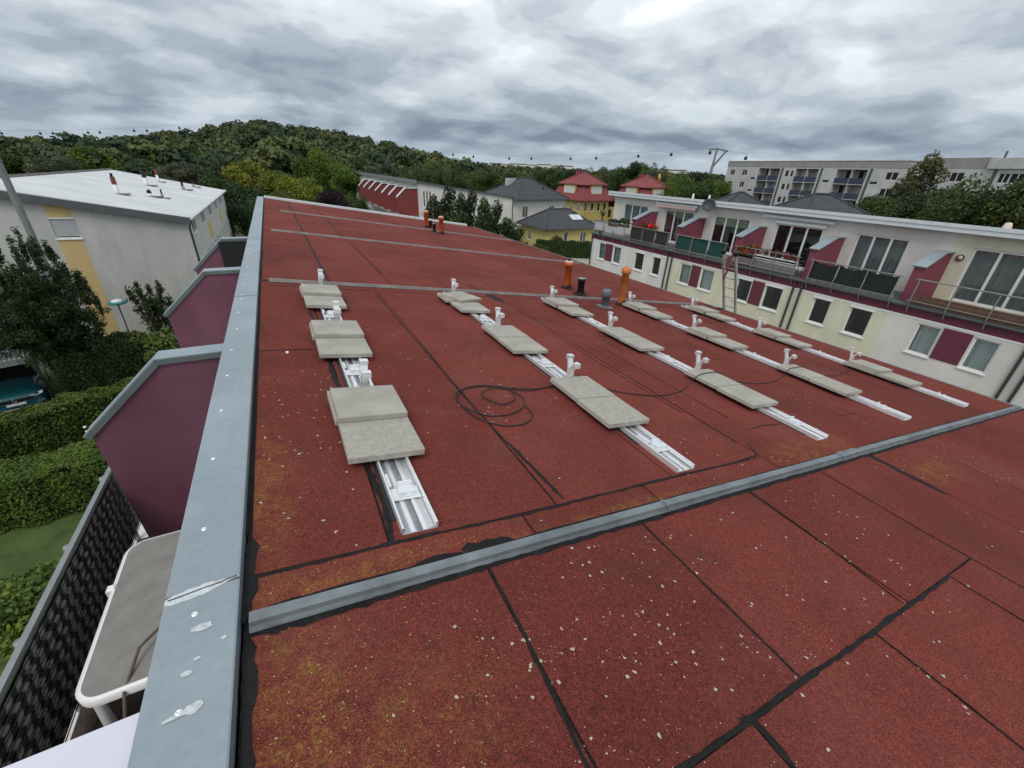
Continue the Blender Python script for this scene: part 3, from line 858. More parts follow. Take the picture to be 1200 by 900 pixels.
# ------------------------------------------------------------------ terrace furniture
tb = thing('garden_table', 'long white plastic table with a grey-brown top on the terrace', 'table', (-1.2, 3.05, -1.95))
def rounded(cx, cy, hx, hy, r, z, n=6):
    p = []
    for sx, sy, a0 in ((1, 1, 0), (-1, 1, 90), (-1, -1, 180), (1, -1, 270)):
        for i in range(n + 1):
            a = R(a0 + 90 * i / n); p.append(Vector((cx + sx * (hx - r) + r * math.cos(a), cy + sy * (hy - r) + r * math.sin(a), z)))
    return p
TX, TY, HX, HY = -1.20, 3.06, .45, .70
mb = MB(); o_ = rounded(TX, TY, HX, HY, .14, -1.245); i_ = rounded(TX, TY, HX - .03, HY - .03, .115, -1.238); b_ = rounded(TX, TY, HX, HY, .14, -1.30)
n = len(o_)
mb.add(o_ + i_ + b_, [q for k in range(n) for q in ((k, (k + 1) % n, n + (k + 1) % n, n + k), (k, 2 * n + k, 2 * n + (k + 1) % n, (k + 1) % n))], True); mb.add(b_, [tuple(range(n))[::-1]])
mb.build('table_rim', 'white_plastic', tb)
mb = MB(); i2 = rounded(TX, TY, HX - .028, HY - .028, .115, -1.2365); mb.add(i2, [tuple(range(n))]); mb.build('table_top', 'table_top', tb)
for sx in (-1, 1):
    for sy in (-1, 1):
        mb = MB(); mb.tube((TX + sx * (HX - .06), TY + sy * (HY - .14), -1.29), (TX + sx * (HX - .03), TY + sy * (HY - .09), -1.952), .032, .026, 10); mb.build('leg', 'white_plastic', tb)
for y in (3.28, ):
    for sx in (-1, 1):
        mb = MB(); mb.box((TX + sx * HX - .03, TX + sx * HX + .03), (y - .03, y + .03), (-1.30, -1.225), .012); mb.build('clip', 'white_plastic', tb)
mb = MB(); mb.path([(-1.70, 2.95, -1.95), (-1.70, 2.95, -1.6), (-1.69, 2.8, -1.45), (-1.68, 2.62, -1.6), (-1.68, 2.60, -1.95)], .03, 8)
st = mb.build('garden_chair', 'white_plastic', None); tag(st, 'white plastic chair frame tucked beside the long terrace table', 'chair')
ch = thing('wicker_chair', 'brown framed chair with a pale seat beside the parapet', 'chair', (-1.1, 2.2, -1.95))
mb = MB(); mb.path([(-1.42, 2.05, -1.95), (-1.41, 2.15, -1.5), (-1.39, 2.36, -1.26), (-1.33, 2.58, -1.17), (-1.22, 2.68, -1.15)], .010, 8); mb.path([(-.95, 2.10, -1.95), (-.95, 2.15, -1.5), (-.95, 2.6, -1.18), (-1.22, 2.68, -1.15)], .014, 8); mb.build('frame', 'rattan', ch)
mb = MB(); mb.box((-1.36, -.95), (2.0, 2.45), (-1.51, -1.47), .01); mb.build('seat', 'curtain', ch)
mb = MB(); mb.box((-1.25, -.95), (2.58, 2.62), (-1.45, -1.17), .01); mb.build('backrest', 'timber', ch)
mb = MB(); mb.path([(-1.42, 2.05, -1.55), (-1.44, 1.98, -1.53), (-1.43, 1.9, -1.55), (-1.43, 1.86, -1.95)], .018, 8); mb.path([(-1.0, 1.9, -1.95), (-1.0, 1.9, -1.5), (-1.43, 1.9, -1.5)], .012, 8); mb.build('armrest', 'rattan', ch)

# ------------------------------------------------------------------ mounting rails, slabs
RX = [.385, 2.53, 4.64, 6.75, 8.88]
ROW = ['the row beside the zinc-capped parapet', 'the second row from the parapet, by the coiled cable', 'the middle one of the five rows', 'the fourth row from the parapet', 'the row along the courtyard eave']
BY = [3.36, 5.20, 7.03]
CY = [2.02, 3.86, 5.68]


def rail_channel(xc):
    sec = [(-.10, .05), (-.10, .010), (-.048, .010), (-.040, .0145), (-.028, .0145), (-.020, .010), (.020, .010), (.028, .0145), (.040, .0145), (.048, .010), (.10, .010), (.10, .05), (.094, .052), (.088, .05), (.088, .016)]
    up = [(-.088, .016), (-.088, .05), (-.094, .052)]
    sec = up + sec
    mb = MB(); n = len(sec)
    A = [RP(xc + x, 1.70, h) for x, h in sec]; B = [RP(xc + x, 7.28, h) for x, h in sec]
    mb.add(A + B, [(k, k + 1, n + k + 1, n + k) for k in range(n - 1)])
    mb.frame_box(RP(xc, 0, 0), RU, YV, RN, (-.1, .1), (1.70, 7.28), (.0065, .010))
    return mb


def bracket(mb, xc, y):
    """forked support: slotted stem, long arm away from the clip side, short arm towards it"""
    O = RP(xc, y, 0)
    F = lambda u, n_, w: mb.frame_box(O, RU, YV, RN, u, n_, w, .003)
    F((-.075, .075), (-.07, .07), (.018, .028))
    F((-.034, -.024), (-.022, .022), (.028, .17)); F((.024, .034), (-.022, .022), (.028, .17))
    F((-.0235, .0235), (-.018, .020), (.115, .165)); F((-.0235, .0235), (-.018, .020), (.0285, .050))
    P = lambda yy, h, u: O + RU * u + YV * yy + RN * h
    for poly in ([(-.012, .150), (.022, .150), (.078, .300), (.058, .310), (.016, .200)], [(-.022, .150), (-.0125, .150), (.006, .195), (-.052, .262), (-.066, .250), (-.022, .195)]):
        mb.prism([P(a, h, -.032) for a, h in poly], RU * .064)
    F((-.035, .035), (.038, .092), (.306, .330)); F((-.035, .035), (.078, .092), (.284, .305))
    F((-.036, .036), (-.098, -.045), (.258, .282)); F((-.036, .036), (-.098, -.084), (.228, .257))
    F((-.006, .006), (-.072, -.058), (.283, .297))


def clip(mb, xc, y):
    O = RP(xc, y, 0)
    F = lambda u, n_, w: mb.frame_box(O, RU, YV, RN, u, n_, w, .003)
    F((-.085, .085), (-.055, .055), (.019, .026)); F((-.045, .045), (-.040, .030), (.027, .062)); F((-.045, .045), (.031, .042), (.027, .088)); F((-.05, .05), (-.046, -.015), (.063, .070))


def tail_clip(mb, xc, y):
    mb.frame_box(RP(xc, y, 0), RU, YV, RN, (-.09, -.075), (-.06, .06), (.052, .066), .002)


rlab = ['aluminium rail on the felt beside the zinc-capped parapet', 'aluminium rail just past the coiled black cable', 'aluminium rail in the middle of the five', 'aluminium rail between the middle rail and the eave-side rail', 'aluminium rail along the courtyard eave by the ladder']
for i, xc in enumerate(RX):
    t = thing('mounting_rail', rlab[i], 'rail', RP(xc, 4.5), 'aluminium solar mounting rails on the roof')
    rail_channel(xc).build('rail_channel', 'aluminium', t)
    mb = MB(); mb.frame_box(RP(xc, 0, 0), RU, YV, RN, (-.125, -.101), (1.82 + .3 * (i % 2), 7.2), (.0065, .011)); mb.build('black_strip', 'rubber', t)  # thin black strip along the parapet side of the rail
    for y in BY:
        mb = MB(); bracket(mb, xc + rng.uniform(-.006, .006), y); mb.build('rear_bracket', 'aluminium', t)
    for y in CY:
        mb = MB(); clip(mb, xc, y); mb.build('front_clip', 'aluminium', t)
        mb = MB(); tail_clip(mb, xc, y + .1); mb.build('edge_clip', 'aluminium', t)


def slab_mesh(name, m_, seed):
    me = bpy.data.meshes.new(name)
    bm = bmesh.new()
    bmesh.ops.create_cube(bm, size=1.0)
    for v in bm.verts:
        v.co = Vector((v.co.x * .496, v.co.y * .496, (v.co.z + .5) * .046))
    bmesh.ops.bevel(bm, geom=bm.edges[:], offset=.0045, segments=1, affect='EDGES')
    r_ = random.Random(seed)
    for v in bm.verts:
        v.co += Vector((r_.uniform(-.0012, .0012), r_.uniform(-.0012, .0012), r_.uniform(-.0006, .0006)))
    bm.to_mesh(me); bm.free()
    me.materials.append(MATS[m_])
    return me


SM = [slab_mesh('slab_a', 'concrete', 1), slab_mesh('slab_b', 'concrete', 2), slab_mesh('slab_c', 'concrete_speckled', 3)]


def slab(xc, yc, h, label, rz=0.0, k=None):
    o = bpy.data.objects.new('paving_slab', SM[rng.randint(0, 2) if k is None else k])
    COL.objects.link(o)
    mt = Matrix.Translation(RP(xc, yc, h)) @ Matrix((RU, YV, RN)).transposed().to_4x4() @ Matrix.Rotation(rz + rng.uniform(-.012, .012), 4, 'Z')
    o.matrix_world = mt
    tag(o, label, 'slab', 'grey concrete ballast slabs on the rails')


WHERE = ['at its end by the near zinc strip', 'halfway along it', 'at its end by the orange pipes']
STK = [[1, 1, 1], [0, 0, 2], [0, 0, 1], [0, 1, 1], [1, 1, 1]]
CB = [(2.55, 3.02), (4.36, 4.84), (6.12, 6.62)]
for i, xc in enumerate(RX):
    sx = -.03
    for j in range(3):
        a, b = CB[j]
        w = f'in {ROW[i]}, {WHERE[j]}'
        k0 = 2 if (i == 0 and j == 0) else None
        kind = STK[i][j]
        fr = 'front' 
        slab(xc + sx, a + .04, .055, f'slab whose top lies bare, below its stack, {w}' if kind else f'slab on the downhill-camera side of the flat pair, {w}', k=k0)
        if kind == 0:
            slab(xc + sx + .010, b + .079, .055, f'slab touching the bracket in the flat pair, {w}')
        elif kind == 1:
            slab(xc + sx - .02, b + .07, .055, f'covered lower slab of the stack, {w}')
            slab(xc + sx - .005, b + .02, .102, f'uppermost stacked slab, {w}', k=1)
        else:
            slab(xc + sx - .05, b + .10, .055, f'covered lower slab under the skewed one, {w}')
            slab(xc + sx + .03, b + .03, .102, f'skewed slab turned askew on top, {w}', rz=.42)

# cable: coil and run across the rails
def smooth_path(p, k=5):
    p = [Vector(q) for q in p]; o = []
    for i in range(len(p) - 1):
        a, b, c, d = p[max(i - 1, 0)], p[i], p[i + 1], p[min(i + 2, len(p) - 1)]
        for j in range(k):
            t = j / k
            o.append(.5 * ((2 * b) + (c - a) * t + (2 * a - 5 * b + 4 * c - d) * t * t + (3 * b - a - 3 * c + d) * t ** 3))
    return o + [p[-1]]
COIL = [(1.751, 2.935), (1.742, 2.81), (1.676, 2.711), (1.553, 2.638), (1.393, 2.649), (1.255, 2.739), (1.182, 2.892), (1.152, 3.111), (1.199, 3.256), (1.319, 3.387), (1.467, 3.415), (1.64, 3.381), (1.774, 3.263), (1.803, 3.092), (1.717, 2.928), (1.522, 2.82), (1.335, 2.825), (1.216, 2.925), (1.158, 3.056), (1.156, 3.209), (1.236, 3.342), (1.42, 3.412), (1.626, 3.403), (1.752, 3.315), (1.742, 3.148), (1.676, 3.053), (1.549, 3.005), (1.466, 3.062), (1.417, 3.185), (1.469, 3.289), (1.624, 3.349), (1.821, 3.306), (2.077, 3.264), (2.309, 3.315)]
mb = MB()
mb.path([RP(q.x, q.y, q.z) for q in smooth_path([(x, y, .0125 + .010 * (i / 33) + .004 * (i % 2)) for i, (x, y) in enumerate(COIL)], 6)], .0056, 6)
run = [(1.72, 3.33, .02), (1.95, 3.25, .017), (2.15, 3.28, .017), (2.32, 3.29, .03), (2.42, 3.30, .03), (2.62, 3.31, .03), (2.85, 3.2, .018), (3.1, 3.02, .016), (3.5, 2.9, .016), (3.95, 2.98, .018), (4.25, 3.12, .05), (4.40, 3.15, .112), (4.6, 3.2, .112), (4.86, 3.2, .110), (5.0, 3.15, .03), (5.4, 2.98, .016), (5.9, 3.0, .016), (6.35, 3.12, .03), (6.5, 3.16, .112), (6.75, 3.2, .112), (7.02, 3.2, .108), (7.2, 3.1, .018), (7.7, 3.0, .016), (8.3, 3.12, .018), (8.75, 3.2, .03), (9.1, 3.1, .018)]
mb.path([RP(q.x, q.y, q.z) for q in smooth_path(run)], .0055, 6)
tag(mb.build('cable', 'rubber'), 'black cable lying coiled on the red felt and running over the slabs', 'cable')
mb = MB(); mb.path([RP(q[0], q[1], q[2]) for q in smooth_path([(9.35, 7.35, .02), (9.7, 7.25, .02), (9.95, 7.1, .03), (10.1, 7.05, .07), (10.25, 7.1, .05), (10.3, 7.2, .03), (10.35, 7.35, .02)])], .012, 6)
tag(mb.build('hose', 'rubber'), 'short black hose at the foot of the ladder', 'hose')

# ------------------------------------------------------------------ vent pipes on our roof
def pipe(name, label, x, y, ztop, r, m_, kind):
    b = RP(x, y, 0); t = thing(name, label, 'vent pipe', b)
    h = ztop - b.z
    mb = MB()
    if kind == 'orange':
        mb.lathe(b, [(r, -.05), (r, h * .80), (r * 1.28, h * .81), (r * 1.30, h * .93), (r * 1.05, h * .94)], 18); mb.build('pipe', m_, t)
        mb = MB(); mb.lathe(b, [(r * 1.10, h * .94), (r * 1.12, h * .97), (r * .8, h * .985), (0, h * .985)], 18); mb.build('collar', 'cream_plastic', t)
        mb = MB(); mb.lathe(b, [(r * .55, h * .985), (r * .55, h * 1.06), (0, h * 1.06)], 12); mb.build('cap', 'black_plastic', t)
    elif kind == 'tall':
        mb.lathe(b, [(r, -.05), (r, h * .82), (r * 1.32, h * .83), (r * 1.34, h * .95), (r * 1.1, h * .96), (r * .7, h * .965), (r * .62, h * 1.0), (0, h * 1.0)], 18); mb.build('pipe', m_, t)
    elif kind == 'black':
        mb.lathe(b, [(r * .82, -.05), (r * .82, h * .80), (r, h * .82), (r, h * .98), (r * .7, h * .98), (r * .7, h * .9)], 16); mb.build('pipe', m_, t)
        mb = MB(); mb.lathe(b, [(r * 1.0, h * .981), (r * .72, h * .995), (0, h * .99)], 16); mb.build('cap', 'grey_metal', t)
    else:
        mb.lathe(b, [(r * .8, -.05), (r * .8, h * .55), (r * 1.0, h * .57), (r * 1.02, h * .9), (r * .8, h * .985), (0, h)], 18); mb.build('pipe', m_, t)
    if kind != 'vent':
        mb = MB(); mb.lathe(b, [(r * 2.0, .012), (r * 1.6, .03), (r * 1.12, .05), (r * 1.06, h * .10 + .04)], 16, RN); mb.build('bitumen_collar', 'bitumen', t)
    else:
        mb = MB(); mb.lathe(b, [(r * 1.8, .012), (r * 1.5, .025), (r * .85, .035)], 16, RN); mb.build('bitumen_collar', 'grey_plastic', t)


pipe('vent_pipe', 'orange pipe with cream collar standing beside a short black pipe', 6.10, 8.59, -.17, .084, 'orange_pvc', 'orange')
pipe('vent_pipe', 'short black pipe with a grey lid past the far side of the strip', 6.05, 7.95, -.45, .098, 'black_plastic', 'black')
pipe('vent_pipe', 'grey mushroom vent standing on the felt before the strip', 5.93, 6.88, -.45, .10, 'grey_plastic', 'vent')
pipe('vent_pipe', 'tall dusty orange pipe standing beside the grey mushroom vent', 6.60, 7.11, -.06, .078, 'orange_pvc_dusty', 'tall')
pipe('vent_pipe', 'distant orange pipe at the end coping, nearer the parapet', 6.14, 20.41, -.10, .095, 'orange_pvc', 'orange')
pipe('vent_pipe', 'distant black stub beside the orange pipe nearer the parapet', 6.42, 20.69, -.58, .08, 'black_plastic', 'black')
pipe('vent_pipe', 'distant black stub touching the orange pipe nearer the eave', 5.98, 18.75, -.48, .075, 'black_plastic', 'black')
pipe('vent_pipe', 'distant orange pipe at the end coping, nearer the eave', 6.16, 18.32, -.14, .092, 'orange_pvc', 'orange')
mb = MB(); mb.box((-.012, .012), (-.025, .025), (0, .004)); o = mb.build('litter', 'white_frame'); o.location = RP(-.16, 4.44, .012); tag(o, 'small white scrap lying on the felt by the parapet', 'scrap')

# ladder leaning on the eave
ld = thing('ladder', 'aluminium ladder rising above the courtyard eave', 'ladder', (12.9, 7.1, GZ))
LDX = lambda z: 10.56 - .40 * (z + 1.5)
LDV = Vector((-.40, 0, 1))
for y in (7.30, 6.94):
    mb = MB(); mb.frame_box((LDX(GZ), y, GZ), (0, 1, 0), Vector((1, 0, .4)).normalized(), LDV, (-.028, .028), (-.022, .022), (0, .08 - GZ), .004); mb.build('stile', 'ladder_alu', ld)
    mb = MB(); mb.frame_box((LDX(.08), y, .08), (0, 1, 0), Vector((1, 0, .4)).normalized(), LDV, (-.042, .042), (-.032, .032), (-.05, .04), .01); mb.build('end_cap', 'black_plastic', ld)
for k in range(28):
    z = -.06 - k * .262
    if z > GZ + .1:
        mb = MB(); mb.tube((LDX(z), 6.94, z), (LDX(z), 7.30, z), .016, n=8); mb.build('rung', 'ladder_alu', ld)
mb = MB(); vs = []
for i in range(9):
    t = i / 8
    wv = .045 * (1 - t) ** .6 + .015 + .014 * math.sin(i * 2.1)
    for q in (-1, -.3, .4, 1):
        vs.append((LDX(-.05) - .03 + .018 * math.sin(i * 1.3 + q * 3), 7.10 + q * wv + .03 * math.sin(i), -.02 - t * .58))
mb.add(vs, [(4 * i + k, 4 * i + k + 1, 4 * i + 5 + k, 4 * i + 4 + k) for i in range(8) for k in range(3)], True)
tag(mb.build('cloth', 'cloth_maroon'), 'dusty pink rag hanging from the ladder top', 'rag')

# ------------------------------------------------------------------ windows and doors
def window(parent, O, U, N, r, sill=True, curtain=None, mull=0, name='window', depth=.16, fw=.055, frame='white_frame', blind=0.0, inset=.11):
    """recessed window: frame (the part itself), panes, sill, curtain as sub-parts"""
    a, b, c, d = r
    Z = ZV
    f = MB()
    n0, n1 = -inset, -inset + .06
    f.frame_box(O, U, N, Z, (a, a + fw), (n0, n1), (c, d)); f.frame_box(O, U, N, Z, (b - fw, b), (n0, n1), (c, d))
    f.frame_box(O, U, N, Z, (a + fw, b - fw), (n0, n1), (c, c + fw)); f.frame_box(O, U, N, Z, (a + fw, b - fw), (n0, n1), (d - fw, d))
    xs = [a + fw]
    for k in range(mull):
        x = a + (b - a) * (k + 1) / (mull + 1)
        f.frame_box(O, U, N, Z, (x - fw * .6, x + fw * .6), (n0, n1 + .004), (c + fw, d - fw)); xs += [x - fw * .6, x + fw * .6]
    xs.append(b - fw)
    w = f.build(name, frame, parent)
    for k in range(0, len(xs), 2):
        p = MB(); p.frame_box(O, U, N, Z, (xs[k], xs[k + 1]), (n0 + .025, n0 + .035), (c + fw, d - fw)); p.build('pane', 'glass', w)
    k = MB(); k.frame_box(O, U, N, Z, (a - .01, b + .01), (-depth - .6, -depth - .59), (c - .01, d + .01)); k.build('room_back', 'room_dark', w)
    if sill:
        k = MB(); k.frame_box(O, U, N, Z, (a - .04, b + .04), (-.05, .05), (c - .045, c - .002), .008); k.build('sill', 'white_frame', w)
    if curtain:
        nn = max(6, int((b - a) / .05)); vs = []
        O_, U_, N_ = Vector(O), Vector(U), Vector(N)
        for i in range(nn + 1):
            u = a + .03 + (b - a - .06) * i / nn
            q = -.17 + .028 * math.sin(i * 1.7 + a) + .016 * math.sin(i * .61 + c)
            vs += [O_ + U_ * u + N_ * q + Z * (c + .02), O_ + U_ * u + N_ * q + Z * (d - .02)]
        k = MB(); k.add(vs, [(2 * i, 2 * i + 2, 2 * i + 3, 2 * i + 1) for i in range(nn)], True); k.build('curtain', curtain, w)
    if blind:
        k = MB(); k.frame_box(O, U, N, Z, (a + fw, b - fw), (-.125, -.12), (d - fw - blind, d - fw)); k.build('blind', 'blind_green', w)
    return w


# ------------------------------------------------------------------ row house across the courtyard
XFr, XWa = 20.0, 22.0
YA, YB = -8.0, 25.55
rh = thing('terraced_house', 'long pale row house with maroon balcony dividers across the courtyard', 'house', (22, 9, GZ))
NX = Vector((-1, 0, 0))
lowW = [(-1.2, -.4, 0), (.2, 1.0, 0), (3.86, 4.52, 1), (5.38, 6.08, 1), (7.5, 8.32, 0), (9.05, 9.77, 0), (11.15, 12.02, 0), (12.72, 13.52, 0), (14.92, 15.76, 2), (16.45, 17.23, 1), (18.77, 19.44, 0), (20.2, 21.02, 0), (22.38, 23.17, 1), (24.0, 24.75, 1)]
lowP = [(4.56, 5.34), (12.06, 12.68), (15.80, 16.41), (23.21, 23.96)]
segs = [(YA, 2.95, 'plaster_white'), (2.95, 7.05, 'plaster_grey'), (7.05, 14.3, 'plaster_cream'), (14.3, 18.1, 'plaster_cream'), (18.1, YB, 'plaster_white')]
for a, b, m_ in segs:
    mb = MB()
    mb.wall((XFr, 0, 0), YV, NX, (a, b), (GZ, -2.50), [(x, y, -3.76, -2.66) for x, y, _ in lowW if a < x < b] + [(x - .1, x + 1.0, -6.6, -5.3) for x in (a + .6, a + 2.2) if x + 1 < b], .16)
    mb.build('wall', m_, rh)
for x, y, c in lowW:
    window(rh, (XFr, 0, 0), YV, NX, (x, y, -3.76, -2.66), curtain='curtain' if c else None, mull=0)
    if not c:
        mb = MB(); mb.frame_box((XFr, 0, 0), YV, NX, ZV, (x - .03, y + .03), (-.03, .035), (-2.70, -2.60)); mb.build('shutter_box', 'white_frame', rh)
for x, y in lowP:
    mb = MB(); mb.frame_box((XFr, 0, 0), YV, NX, ZV, (x, y), (.0, .022), (-3.74, -2.62)); mb.build('panel', 'maroon_panel', rh)
mb = MB(); mb.frame_box((XFr, 0, 0), YV, NX, ZV, (YA, YB), (-.2, .012), (-2.56, -2.50)); mb.build('string_course', 'white_frame', rh)
mb = MB(); mb.frame_box((XFr, 0, 0), YV, NX, ZV, (YA, YB), (-.2, .006), (-2.50, -2.17)); mb.build('fascia', 'maroon_panel', rh)
mb = MB(); mb.frame_box((XFr, 0, 0), YV, NX, ZV, (YA, YB), (-2.0, .05), (-2.17, -2.10)); mb.build('balcony_slab', 'gutter_grey', rh)
mb = MB(); mb.path([(XFr - .09, YA, -2.14), (XFr - .09, YB, -2.14)], .062, 10); mb.build('gutter', 'gutter_grey', rh)
doors = [(3.30, 6.20, 3, 'curtain_dim', 0), (-.4, 1.9, 2, None, 0), (8.10, 9.98, 2, 'curtain_dim', 0), (11.38, 13.62, 2, None, 0), (15.08, 17.32, 2, None, .42), (18.78, 21.05, 2, None, 0)]
up = [(a, b, -2.05 + .03, -.14) for a, b, *_ in doors] + [(22.6, 24.95, -1.25, -.14)]
for a, b, m_ in ((YA, 6.75, 'plaster_cream'), (6.75, YB + .5, 'plaster_grey')):
    mb = MB(); mb.wall((XWa, 0, 0), YV, NX, (a, b), (-2.10, .36), [h for h in up if a < h[0] < b], .16); mb.build('wall', m_, rh)
for (a, b, mu, cu_, bl) in doors:
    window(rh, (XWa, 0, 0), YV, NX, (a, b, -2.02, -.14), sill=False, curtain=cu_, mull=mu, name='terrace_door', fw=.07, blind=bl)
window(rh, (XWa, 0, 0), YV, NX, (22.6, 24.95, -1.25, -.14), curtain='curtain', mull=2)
mb = MB(); mb.frame_box((XWa, 0, 0), YV, NX, ZV, (11.3, 13.7), (.0, .07), (-.13, -.02)); mb.build('shutter_box', 'white_frame', rh)
# roof: falls away from the terrace side, white fascia along the high edge
mb = MB(); mb.prism([(XWa - .30, YA, .56), (XWa + 10.4, YA, -.9), (XWa + 10.4, YA, -1.15), (XWa - .30, YA, .30)], (0, YB + .9 - YA, 0)); mb.build('roof', 'membrane', rh)
mb = MB(); mb.frame_box((XWa, 0, 0), YV, NX, ZV, (YA, YB + .92), (.30, .335), (.32, .47)); mb.frame_box((XWa, 0, 0), YV, NX, ZV, (YA, YB + .92), (.30, .36), (.475, .60)); mb.build('roof_fascia', 'white_metal', rh)
mb = MB(); mb.frame_box((XWa, 0, 0), YV, NX, ZV, (YA, YB + .9), (.0, .29), (.30, .36)); mb.build('soffit', 'fascia_dark', rh)
# end and back walls
mb = MB()
for y in (YA, YB):
    mb.quad((XFr, y, GZ), (XWa + 10.1, y, GZ), (XWa + 10.1, y, -2.1), (XFr, y, -2.1))
for y in (YA, YB + .5):
    mb.quad((XWa, y, -2.1), (XWa + 10.1, y, -2.1), (XWa + 10.1, y, -.9), (XWa, y, .35))
mb.quad((XWa + 10.1, YA, GZ), (XWa + 10.1, YB + .5, GZ), (XWa + 10.1, YB + .5, -.9), (XWa + 10.1, YA, -.9))
mb.build('end_wall', 'plaster_white', rh)
for y in (-.9, 3.1, 6.85, 10.57, 14.25, 18.05, 21.85):
    mb = MB(); th = .17
    prof = [(XWa, -.42), (XWa - .62, -.42), (XFr + .28, -.84), (XFr + .28, -2.099), (XWa, -2.099)]
    mb.prism([(x, y - th, z) for x, z in prof], (0, 2 * th, 0)); d = mb.build('balcony_divider', 'maroon_bright', rh)
    cp_ = MB(); t2 = th + .04
    for (xa, za), (xb, zb) in (((XWa - .005, -.40), (XWa - .63, -.40)), ((XWa - .63, -.40), (XFr + .20, -.85))):
        a, b = Vector((xa, 0, za)), Vector((xb, 0, zb)); dd = (b - a).normalized(); nn = Vector((dd.z, 0, -dd.x))
        if nn.z < 0: nn = -nn
        cp_.prism([(a.x, y - t2, a.z), (b.x, y - t2, b.z), ((b + nn * .045).x, y - t2, (b + nn * .045).z), ((a + nn * .045).x, y - t2, (a + nn * .045).z)], (0, 2 * t2, 0))
    cp_.build('divider_cap', 'zinc', d)
for y in (3.0, 3.3, 10.38, 10.72, 17.9, 18.22, 25.52):
    mb = MB(); mb.tube((XFr - .07, y, GZ), (XFr - .07, y, -2.2), .045, n=10); mb.build('downpipe', 'dark_metal', rh)
# balustrade posts and rails
for y0, y1 in ((3.3, 6.65), (7.05, 10.35), (10.8, 14.05), (14.45, 17.85), (18.3, 21.65), (22.05, 25.45)):
    for k in range(4):
        y = y0 + .1 + (y1 - y0 - .2) * k / 3
        mb = MB(); mb.path([(XFr - .03, y, -2.38), (XFr - .10, y, -2.2), (XFr - .20, y, -2.05), (XFr - .20, y, -1.9), (XFr - .14, y, -1.2)], .022, 6); mb.build('railing_post', 'pole_metal', rh)
    mb = MB(); mb.path([(XFr - .14, y0, -1.2), (XFr - .14, y1, -1.2)], .024, 6); mb.build('handrail', 'pole_metal', rh)
    mb = MB(); mb.path([(XFr - .19, y0, -1.95), (XFr - .19, y1, -1.95)], .016, 6); mb.build('lower_rail', 'pole_metal', rh)


def screen(y0, y1, m_, z0=-1.92, z1=-1.22, sag=0.0, n=1, x=XFr - .13, gap=.05):
    w = (y1 - y0) / n
    for k in range(n):
        a, b = y0 + k * w + gap / 2, y0 + (k + 1) * w - gap / 2
        N = 14; vs = []
        for i in range(N + 1):
            t = i / N; s = sag * math.sin(t * math.pi) * (1 + .3 * math.sin(k * 3 + t * 9))
            for j in range(4):
                q = j / 3
                vs.append((x + .03 * math.sin(t * 17 + j + k) * min(1, sag * 8) + (.03 * q), a + (b - a) * t, z0 + (z1 - z0) * q - s * (.4 + .6 * q) + (.12 * sag * math.sin(t * 5 + k))))
        mb = MB(); mb.add(vs, [(4 * i + j, 4 * i + 4 + j, 4 * i + 5 + j, 4 * i + 1 + j) for i in range(N) for j in range(3)], True)
        mb.build('privacy_screen', m_, rh)


screen(7.15, 10.25, 'black_tarp', sag=.09, n=3, gap=.02)
screen(14.5, 17.8, 'green_fabric', n=3)
screen(18.35, 21.6, 'brown_weave', n=3)
screen(22.1, 25.4, 'white_panel', n=3, gap=.1, z0=-1.85)
for k in range(5):
    mb = MB(); mb.box((XFr - .12, XFr - .09), (10.9, 14.0), (-1.96 + k * .105, -1.885 + k * .105)); mb.build('railing_board', 'grey_timber', rh)
for y0, y1 in ((3.35, 6.6),):
    for k in range(12):
        x = XFr + .04 + k * .155
        mb = MB(); mb.box((x, x + .14), (y0, y1), (-2.08, -2.045)); mb.build('deck_board', 'timber', rh)
    for k in range(3):
        mb = MB(); mb.box((XFr - .165, XFr - .14), (y0 + .02, y1), (-2.06 + k * .13, -1.97 + k * .13)); mb.build('railing_board', 'timber', rh)
for y0, y1 in ((7.1, 10.3),):
    for k in range(2):
        mb = MB(); mb.box((XFr - .10, XFr - .08), (y0, y1), (-2.08 + k * .12, -1.98 + k * .12)); mb.build('railing_board', 'grey_timber', rh)
mb = MB(); mb.frame_box((XWa, 0, 0), YV, NX, ZV, (10.95, 14.33), (.0, .16), (.08, .20), .02); mb.build('awning_cassette', 'white_metal', rh)
mb = MB(); mb.frame_box((XWa, 0, 0), YV, NX, ZV, (18.5, 21.76), (.0, .20), (.10, .24), .02); aw = mb.build('awning_cassette', 'white_metal', rh)
mb = MB(); vs = []; n = 54
for i in range(n + 1):
    y = 18.55 + 3.16 * i / n
    vs += [(XWa - .23, y, .12), (XWa - .25, y, -.02 - .045 * abs(math.sin(i * math.pi / 3)))]
mb.add(vs, [(2 * i, 2 * i + 2, 2 * i + 3, 2 * i + 1) for i in range(n)]); mb.build('valance', 'awning_stripe', aw)
mb = MB(); mb.lathe((XWa - .002, 6.44, -.53), [(0, .05), (.075, .05), (.08, .03)], 16, (-1, 0, 0)); wl = mb.build('wall_lamp', 'cream_plastic', rh)
mb = MB(); mb.lathe((XWa - .002, 6.44, -.53), [(.08, .045), (.115, .045), (.115, .0)], 16, (-1, 0, 0)); mb.build('lamp_ring', 'dark_metal', wl)
mb = MB(); mb.frame_box((XWa, 0, 0), YV, NX, ZV, (21.72, 21.86), (0, .08), (-.62, -.45)); mb.build('wall_lamp', 'dark_metal', rh)
mb = MB(); mb.lathe((XWa - .55, 17.45, .36), [(0, .06), (.16, .045), (.28, .01), (.36, -.05), (.355, -.06), (.28, -.005), (.16, .03), (0, .045)], 18, (.75, .55, -.35))
